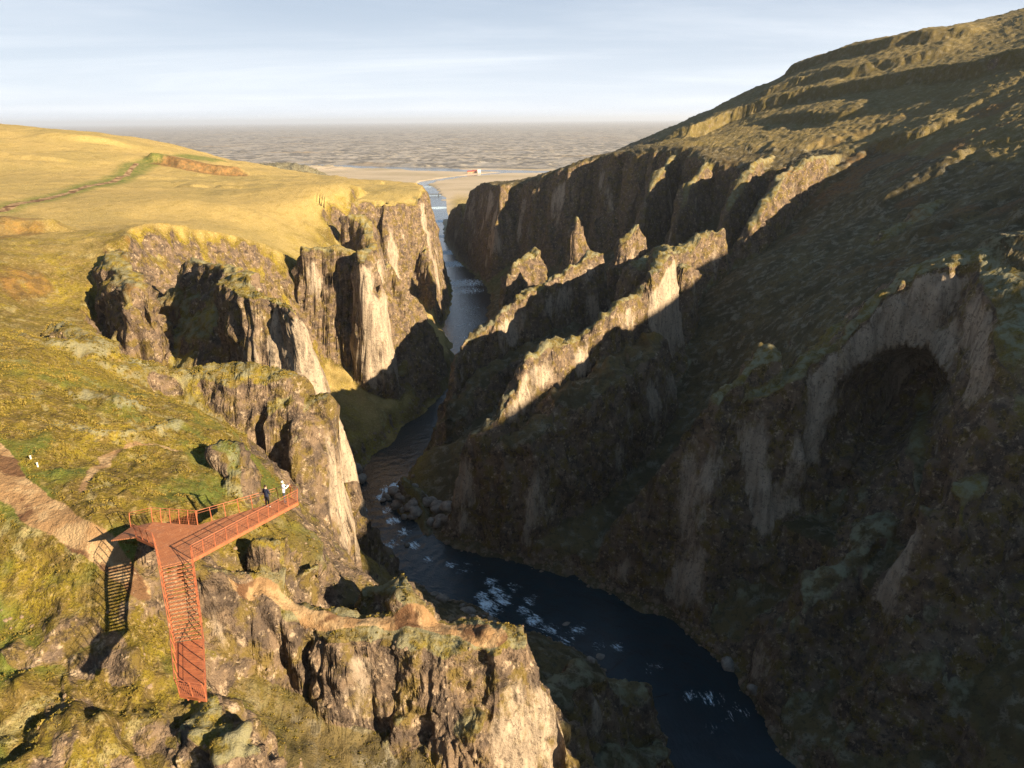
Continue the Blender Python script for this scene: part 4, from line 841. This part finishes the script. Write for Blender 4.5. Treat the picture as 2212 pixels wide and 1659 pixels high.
# ------------------------------------------------------------------ people
M_SKIN = simple_mat('skin', (.52, .30, .21), (.46, .26, .18), 9, .6, .05)
def cloth(name, c): return simple_mat(name, c, tuple(x*.75 for x in c), 14, .85, .3, .15)
def person(loc, facing, cols, arms, label):
    """one skinned body; cols = jacket, trousers, shoes, hair"""
    root = empty('person', loc); root.rotation_euler = (0, 0, facing); tag(root, label, 'person')
    J = {}; V_ = []; E_ = []; Rr = []
    def v(n, p, r, par=None):
        J[n] = len(V_); V_.append(p); Rr.append(r)
        if par: E_.append((J[par], J[n]))
    v('pelvis', (0, 0, .95), (.155, .115)); v('waist', (0, .01, 1.10), (.145, .105), 'pelvis'); v('chest', (0, .01, 1.30), (.175, .12), 'waist'); v('neckb', (0, 0, 1.46), (.085, .075), 'chest')
    v('neck', (0, .01, 1.53), (.055, .055), 'neckb'); v('head', (0, .025, 1.62), (.078, .095), 'neck'); v('crown', (0, .02, 1.71), (.062, .075), 'head')
    for s_, sd__ in ((-1, 'l'), (1, 'r')):
        v('sh'+sd__, (s_*.17, 0, 1.42), (.072, .072), 'neckb')
        el, ha = arms[0 if s_ < 0 else 1]
        v('el'+sd__, (s_*el[0], el[1], el[2]), (.052, .052), 'sh'+sd__); v('wr'+sd__, (s_*ha[0], ha[1], ha[2]), (.036, .036), 'el'+sd__)
        dv = Vector((ha[0]-el[0], ha[1]-el[1], ha[2]-el[2])).normalized(); pc = Vector(ha)+dv*.07; v('pa'+sd__, (s_*pc[0], pc[1], pc[2]), (.036, .02), 'wr'+sd__)
        for q_, off in enumerate((-.03, -.01, .01, .03)):
            ft = pc+dv*(.085 if q_ in (1, 2) else .07)+Vector((off, 0, .0)); v('f%d%s' % (q_, sd__), (s_*ft[0], ft[1], ft[2]), (.009, .009), 'pa'+sd__)
        th = Vector(ha)+dv*.05+Vector((-.05, 0, .02)); v('th'+sd__, (s_*th[0], th[1], th[2]), (.010, .010), 'wr'+sd__)
        v('hip'+sd__, (s_*.095, 0, .88), (.10, .10), 'pelvis'); v('kn'+sd__, (s_*.105, .015, .49), (.064, .064), 'hip'+sd__); v('an'+sd__, (s_*.11, -.02, .10), (.046, .046), 'kn'+sd__)
        v('toe'+sd__, (s_*.125, .13, .045), (.048, .035), 'an'+sd__)
    me = bpy.data.meshes.new('body'); me.from_pydata(V_, E_, []); o = bpy.data.objects.new('body', me); COL.objects.link(o)
    md = o.modifiers.new('skin', 'SKIN')
    for i, sv in enumerate(me.skin_vertices[0].data): sv.radius = Rr[i]; sv.use_root = (i == 0)
    o.modifiers.new('sub', 'SUBSURF').levels = 2; o.modifiers['sub'].render_levels = 2
    dg = bpy.context.evaluated_depsgraph_get(); dg.update(); m2 = bpy.data.meshes.new_from_object(o.evaluated_get(dg)); o.modifiers.clear(); o.data = m2; m2.name = 'body'
    m2.materials.clear()
    for m_s in (M_SKIN, cols[0], cols[1], cols[2]): m2.materials.append(m_s)
    wr = [Vector(V_[J['wrl']]), Vector(V_[J['wrr']])]; el_ = [Vector(V_[J['ell']]), Vector(V_[J['elr']])]
    for p in m2.polygons:
        c = p.center; k = 1
        if c.z > 1.50 and abs(c.x) < .12 and not any((c-w_).length < .17 for w_ in wr): k = 0
        elif any((c-w_).dot((w_-e_).normalized()) > 0 and (c-w_).length < .22 for w_, e_ in zip(wr, el_)): k = 0
        elif c.z < .12: k = 3
        elif c.z < .90: k = 2
        p.material_index = k; p.use_smooth = True
    o.parent = root
    h = MB(); n_l, n_a = 7, 12
    for i in range(n_l+1):
        ph = i/n_l*math.pi*.62
        for j in range(n_a):
            a = 2*math.pi*j/n_a; dr_ = 1.0
            h.v.append((.088*math.sin(ph)*math.cos(a), .012-.02*math.sin(ph)+.104*math.sin(ph)*math.sin(a)*(1 if math.sin(a) < 0 or i < 4 else .72), 1.665+.105*math.cos(ph)+(.05 if math.sin(a) > .3 and i >= 4 else 0)))
    for i in range(n_l):
        for j in range(n_a): h.f.append((i*n_a+j, i*n_a+(j+1) % n_a, (i+1)*n_a+(j+1) % n_a, (i+1)*n_a+j)[::-1])
    h.build('hair', cols[3], root, True)
    for nm, pts_, m_s in (('nose', [(0, .115, 1.63), (0, .135, 1.605)], M_SKIN), ('eye', [(-.032, .108, 1.645), (-.030, .112, 1.645)], cols[3]), ('eye', [(.032, .108, 1.645), (.030, .112, 1.645)], cols[3]), ('ear', [(-.085, .02, 1.645), (-.088, .015, 1.60)], M_SKIN), ('ear', [(.085, .02, 1.645), (.088, .015, 1.60)], M_SKIN), ('mouth', [(-.022, .112, 1.575), (.022, .112, 1.575)], cols[3])):
        MB().tube(pts_, .012, 6).build(nm, m_s, root, True)
    return root
M_WHITE = cloth('white_jacket', (.72, .72, .76)); M_NAVY = cloth('navy_coat', (.018, .022, .045)); M_GREYT = cloth('grey_trousers', (.07, .075, .09)); M_BLKT = cloth('black_trousers', (.012, .012, .018))
M_SHOE = cloth('pale_shoes', (.6, .6, .58)); M_SHOED = cloth('dark_shoes', (.05, .05, .05)); M_HAIR = cloth('dark_hair', (.03, .02, .015)); M_CAP = cloth('grey_hat', (.55, .55, .60))
p1 = person((-15.95, 43.75, DZ), R(-75), (M_WHITE, M_GREYT, M_SHOED, M_CAP), (((.22, .16, 1.22), (.10, .40, 1.40)), ((.22, .16, 1.22), (.10, .40, 1.40))), 'person in white jacket raising a phone at the platform tip')
p2 = person((-16.95, 43.15, DZ), R(-20), (M_NAVY, M_BLKT, M_SHOE, M_HAIR), (((.25, .02, 1.15), (.20, .18, .98)), ((.25, .02, 1.15), (.20, .18, .98))), 'person in dark coat and pale shoes standing on the platform arm')
ph = MB().box((0, 0, 0), .075, .012, .15).build('phone', simple_mat('phone_black', (.01, .01, .012), (.015, .015, .02), 5, .2, 0), None)
ph.location = (-15.95+.54*math.sin(R(75)), 43.75+.54*math.cos(R(75)), DZ+1.47); ph.rotation_euler = (R(-12), 0, R(-75)); tag(ph, 'small black phone held up by the person in white', 'phone')

# ------------------------------------------------------------------ boulders
def boulder_material():
    m, t = new_mat('boulder_rock'); b = NB(t); P = b.n('ShaderNodeNewGeometry').outputs['Position']
    n = b.noise(P, 1.1, 6, .65); c = b.mix(b.ramp(n, .36, .66), (.15, .125, .10), (.27, .23, .185)); c = b.mix(b.ramp(b.noise(P, 5, 4, .7), .55, .68, 0, .6), c, (.06, .05, .04))
    b.done(c, .85, n, .6, .15, .25); return m
M_BOULD = boulder_material()
import bmesh
BM = []
for k in range(6):
    bm = bmesh.new(); bmesh.ops.create_icosphere(bm, subdivisions=2, radius=1); sh = _rng.rand(3)*40
    pl_ = [(Vector(_rng.normal(size=3)).normalized(), .55+.3*_rng.rand()) for _ in range(7)]
    for v in bm.verts:
        p = v.co.copy()
        for n, d in pl_:
            e_ = p.dot(n)-d
            if e_ > 0: p -= n*e_*.85
        p *= 1+.14*float(perlin3(np.array([p.x*1.3+sh[0]]), np.array([p.y*1.3+sh[1]]), np.array([p.z*1.3+sh[2]]))[0])
        v.co = Vector((p.x, p.y*.85, p.z*.72))
    me = bpy.data.meshes.new('boulder'); bm.to_mesh(me); bm.free(); me.materials.append(M_BOULD); me.polygons.foreach_set('use_smooth', [True]*len(me.polygons))
    BM.append(me)
def boulder(x, y, r, z, label, group):
    o = bpy.data.objects.new('boulder', random.choice(BM)); COL.objects.link(o); o.location = (x, y, z); q_ = random.uniform(.8, 1.25)
    o.scale = (r*q_, r/q_, r*random.uniform(.75, 1.1)); o.rotation_euler = (random.uniform(-.3, .3), random.uniform(-.3, .3), random.uniform(0, 6.3)); tag(o, label, 'boulder', group)
rb_l = 'dark rounded boulder in the heap on the bank below the central fins'; rb_g = 'boulder heap below the central fins'
for i in range(46):
    t_ = random.random(); ax_, ay_ = -30.5+(-12.5+30.5)*t_, 146.5+(129-146.5)*t_
    off = random.uniform(-1.5, 5.5); nx_, ny_ = .70, .72; x, y = ax_+nx_*off*(1-.3*t_), ay_+ny_*off*(1-.3*t_)
    r = random.choice((.7, .9, 1.2, 1.6, 2.0))*random.uniform(.8, 1.2); boulder(x, y, r, max(surf(x, y), -.4)+r*.35, rb_l, rb_g)
lb_l = 'brown boulder at the foot of the left bank opposite the rapids'; lb_g = 'boulders along the left bank'
for i in range(16):
    t_ = random.random(); x, y = -14.5+11*t_+random.uniform(-1.5, 1.5), 106.5-7.5*t_+random.uniform(-1.5, 1.2); r = random.choice((.5, .7, 1.0, 1.3))*random.uniform(.8, 1.2); boulder(x, y, r, max(surf(x, y), -.3)+r*.2, lb_l, lb_g)
wl_l = 'wet rock standing in the dark near river'; wl_g = 'rocks in the near river'
for x, y, r in ((9, 101, .7), (14, 93, 1.0), (12, 88.5, .8), (20, 88, .6), (34, 90, 1.6), (36, 84, 1.3), (-24, 137, 1.0), (-38, 150, 1.6), (-37, 155, 2.0), (-39, 160, 2.2), (-36, 146, 1.2), (-22, 126, .7), (24, 83, .5), (10, 79, 1.2)):
    lb_ = 'wet rock in the left bend of the river under the rock column' if x < -35 else 'wet rock by the white rapids in the river' if x < 0 else 'rock against the far right bank of the near river' if x > 30 else wl_l
    boulder(x, y, r, max(surf(x, y), -.2)+r*.15, lb_, wl_g)

# ------------------------------------------------------------------ marker stakes, rope
M_STAKE = simple_mat('white_paint', (.75, .74, .70), (.62, .60, .55), 8, .6, .1)
STK = []
for (x, y), lb in (((-37.1, 49.4), 'white marker stake in the grass, upper left of the two by the path'), ((-36.2, 48.7), 'white marker stake in the grass, lower right of the two by the path')):
    z = surf(x, y)-.15; st = empty('marker_stake', (x, y, z)); tag(st, lb, 'stake')
    MB().bar((0, 0, 0), (0, 0, .62), .07).build('post', M_STAKE, st); MB().box((0, 0, .64), .10, .10, .05).build('cap', M_STAKE, st)

# ------------------------------------------------------------------ far footbridge and cottages
fb = empty('footbridge', (-104, 950, -8)); tag(fb, 'tiny dark footbridge crossing the river at the canyon mouth', 'bridge')
M_DARKW = simple_mat('dark_timber', (.05, .04, .035), (.03, .025, .02), 2, .8, .2)
MB().bar((-15, 0, 0), (15, 0, 0), 2.4, .5).build('deck', M_DARKW, fb)
for s_ in (-1.1, 1.1):
    MB().bar((-15, s_, 1.3), (15, s_, 1.3), .15).build('handrail', M_DARKW, fb)
    for k in range(9): MB().bar((-14+k*3.5, s_, .2), (-14+k*3.5, s_, 1.3), .15).build('rail_post', M_DARKW, fb)
for x in (-11, 11): MB().bar((x, 0, -.2), (x, 0, -4), 1.2).build('pier', M_DARKW, fb)
M_ROOFR = simple_mat('red_roof', (.30, .07, .05), (.22, .05, .04), .8, .7, .1); M_WALLW = simple_mat('white_wall', (.75, .73, .70), (.68, .66, .62), .6, .7, .05); M_WALLB = simple_mat('ochre_wall', (.50, .32, .18), (.44, .28, .15), .6, .7, .05)
M_PANE = simple_mat('dark_pane', (.02, .025, .03), (.03, .035, .04), .6, .15, 0)
for (x, y), (lx, ly, h), rz, wm, lb in (((-76, 1385), (8, 6, 3), .2, M_WALLB, 'leftmost tiny cottage with a red roof beside the distant river'), ((-67, 1392), (9, 6, 3.4), -.1, M_WALLB, 'middle tiny cottage with a red roof beside the distant river'), ((-58, 1386), (5, 5, 4.4), .1, M_WALLW, 'white tiny cottage, rightmost beside the distant river')):
    z = surf(x, y)-.3; ct = empty('cottage', (x, y, z)); ct.rotation_euler = (0, 0, rz); tag(ct, lb, 'cottage')
    MB().box((0, 0, h/2), lx, ly, h).build('wall', wm, ct)
    r_ = MB(); a, b = lx/2+.4, ly/2+.4; r_.v = [(-a, -b, h), (a, -b, h), (a, b, h), (-a, b, h), (-a, 0, h+2.2), (a, 0, h+2.2)]; r_.f = [(0, 1, 5, 4), (2, 3, 4, 5), (0, 4, 3), (1, 2, 5), (3, 2, 1, 0)]; r_.build('roof', M_ROOFR if wm is M_WALLB else M_WALLW, ct)
    for k in (-1, 1): MB().box((k*lx*.25, -ly/2-.02, h*.55), 1.0, .08, 1.1).build('window', M_PANE, ct)
    MB().box((0, -ly/2-.02, 1.0), .9, .08, 2.0).build('door', M_ROOFR, ct)

# ------------------------------------------------------------------ tufts of grass and loose stones (instanced)
def scatter(name, pts, nrm, scl, proto, mat_label, align=True):
    """points with random turn and size, one object of kind stuff"""
    me = bpy.data.meshes.new(name); me.vertices.add(len(pts)); me.vertices.foreach_set('co', pts.astype(np.float32).ravel())
    a = me.attributes.new('size', 'FLOAT', 'POINT'); a.data.foreach_set('value', scl.astype(np.float32))
    a = me.attributes.new('up', 'FLOAT_VECTOR', 'POINT'); a.data.foreach_set('vector', nrm.astype(np.float32).ravel())
    o = bpy.data.objects.new(name, me); COL.objects.link(o); tag(o, mat_label[0], mat_label[1], kind='stuff')
    ng = bpy.data.node_groups.new(name+'_nodes', 'GeometryNodeTree'); ng.interface.new_socket('Geometry', in_out='INPUT', socket_type='NodeSocketGeometry'); ng.interface.new_socket('Geometry', in_out='OUTPUT', socket_type='NodeSocketGeometry')
    N = ng.nodes; L = ng.links; gi = N.new('NodeGroupInput'); go = N.new('NodeGroupOutput'); ip = N.new('GeometryNodeInstanceOnPoints'); oi = N.new('GeometryNodeObjectInfo'); oi.inputs['Object'].default_value = proto
    m2p = N.new('GeometryNodeMeshToPoints'); sz = N.new('GeometryNodeInputNamedAttribute'); sz.data_type = 'FLOAT'; sz.inputs[0].default_value = 'size'
    up = N.new('GeometryNodeInputNamedAttribute'); up.data_type = 'FLOAT_VECTOR'; up.inputs[0].default_value = 'up'
    al = N.new('FunctionNodeAlignRotationToVector'); al.axis = 'Z'; rn = N.new('FunctionNodeRandomValue'); rn.data_type = 'FLOAT_VECTOR'; rn.inputs[0].default_value = (0, 0, 0); rn.inputs[1].default_value = (0, 0, 6.283)
    ro = N.new('FunctionNodeRotateRotation'); ro.rotation_space = 'LOCAL'
    L.new(gi.outputs[0], m2p.inputs[0]); L.new(m2p.outputs[0], ip.inputs['Points']); L.new(oi.outputs['Geometry'], ip.inputs['Instance'])
    L.new(up.outputs[0], al.inputs['Vector']); L.new(al.outputs[0], ro.inputs[0]); L.new(rn.outputs[0], ro.inputs[1]); L.new(ro.outputs[0], ip.inputs['Rotation'])
    L.new(sz.outputs[0], ip.inputs['Scale']); L.new(ip.outputs[0], go.inputs[0])
    o.modifiers.new('scatter', 'NODES').node_group = ng
    return o
def tuft_material():
    m, t = new_mat('grass_blades'); b = NB(t); P = b.n('ShaderNodeNewGeometry').outputs['Position']
    r_ = b.n('ShaderNodeObjectInfo').outputs['Random']; n = b.noise(P, .25, 4, .6)
    c = b.mix(b.ramp(n, .4, .6), (.19, .135, .028), (.12, .095, .018)); c = b.mix(b.ramp(r_, .6, 1, 0, .55), c, (.21, .155, .045)); c = b.mix(b.ramp(r_, .3, 0, 0, .6), c, (.08, .075, .018))
    b.done(c, .8, None, spec=.1); return m
tm = MB(); rr_ = random.Random(5)
for k in range(9):
    a = k*2*math.pi/9+rr_.uniform(-.3, .3); l = rr_.uniform(.5, 1.0); x, y = math.cos(a), math.sin(a); w_ = .10
    n = len(tm.v); tm.v += [(x*.08-y*w_, y*.08+x*w_, -.15), (x*.08+y*w_, y*.08-x*w_, -.15), (x*l*.35, y*l*.35, l*.62), (x*l*.95, y*l*.95, l*.55*rr_.uniform(.2, 1))]; tm.f += [(n, n+1, n+2), (n+1, n+3, n+2)]
proto_t = tm.build('grass_tuft', tuft_material()); COL.objects.unlink(proto_t)
bm = bmesh.new(); bmesh.ops.create_icosphere(bm, subdivisions=1, radius=1)
for v in bm.verts: v.co *= rr_.uniform(.7, 1.15); v.co.z *= .7
me = bpy.data.meshes.new('stone'); bm.to_mesh(me); bm.free(); me.materials.append(simple_mat('stone', (.21, .145, .09), (.11, .078, .05), 1.2, .9, .3)); proto_s = bpy.data.objects.new('stone', me)
fl_i = lambda a: a.reshape(-1)
_rng2 = np.random.RandomState(11)
vr = fl_i(RR); vnz = VN[:, 2]; vin = fl_i(np.abs(ang[:, None])*np.ones_like(RR) < R(50))
area = fl_i(RR**2)   # vertices thin out with distance: pick more of the far ones
cand = vin & (vr < 130) & (fl_i(ROCK) < .35) & (fl_i(PATH) < .2) & (co[:, 2] > 34) & (co[:, 0] < 2) & (vnz > .45)
pk = np.where(cand)[0]; pk = pk[_rng2.rand(len(pk)) < np.clip(.30*(area[pk]/60**2), .08, .9)]
if len(pk) > 150000: pk = _rng2.choice(pk, 150000, False)
j_ = _rng2.normal(size=(len(pk), 3))*.08; j_[:, 2] = 0
up = VN[pk]*.6+np.array([0, 0, .6]); patch = np.clip(.65+.8*fbm2(co[pk, 0], co[pk, 1], 2.5, 2, .6, 97), .15, 1.3)
scatter('grass', co[pk]+j_, up, patch*(.08+.15*_rng2.rand(len(pk)))*(1+.004*vr[pk]), proto_t, ('dry golden grass tufts over the left slopes', 'grass'))
cand = vin & (vr < 150) & (vnz > .25) & (vnz < .92) & (co[:, 2] > 2) & (fl_i(ROCK) > .15)
pk = np.where(cand)[0]; pk = pk[_rng2.rand(len(pk)) < .05]
if len(pk) > 26000: pk = _rng2.choice(pk, 26000, False)
scatter('loose_stones', co[pk], VN[pk], .03+.15*_rng2.rand(len(pk))**5+.04*_rng2.rand(len(pk)), proto_s, ('loose tan stones scattered over ledges and slopes', 'stones'))
cand = vin & (vr < 210) & (np.abs(fl_i(_dr-_wr)) < 3.0) & (co[:, 2] < 3) & (co[:, 2] > -.9) & (co[:, 1] > 60)
pk = np.where(cand)[0]; pk = pk[_rng2.rand(len(pk)) < .25]
if len(pk) > 9000: pk = _rng2.choice(pk, 9000, False)
scatter('river_gravel', co[pk], VN[pk], .10+.55*_rng2.rand(len(pk))**5, proto_s, ('gravel and cobbles along the water line', 'gravel'))

# ------------------------------------------------------------------ haze
hm = bpy.data.materials.new('haze'); hm.use_nodes = True; hm.node_tree.nodes.clear()
hv = hm.node_tree.nodes.new('ShaderNodeVolumePrincipled'); hv.inputs['Color'].default_value = (.80, .87, 1.0, 1); hv.inputs['Density'].default_value = 6e-5; hv.inputs['Anisotropy'].default_value = .2
ho = hm.node_tree.nodes.new('ShaderNodeOutputMaterial'); hm.node_tree.links.new(hv.outputs[0], ho.inputs['Volume'])
hz_ = MB().box((0, 0, 92), 190000, 190000, 220).build('haze', hm); tag(hz_, 'thin pale haze over the plain', 'haze', kind='stuff')
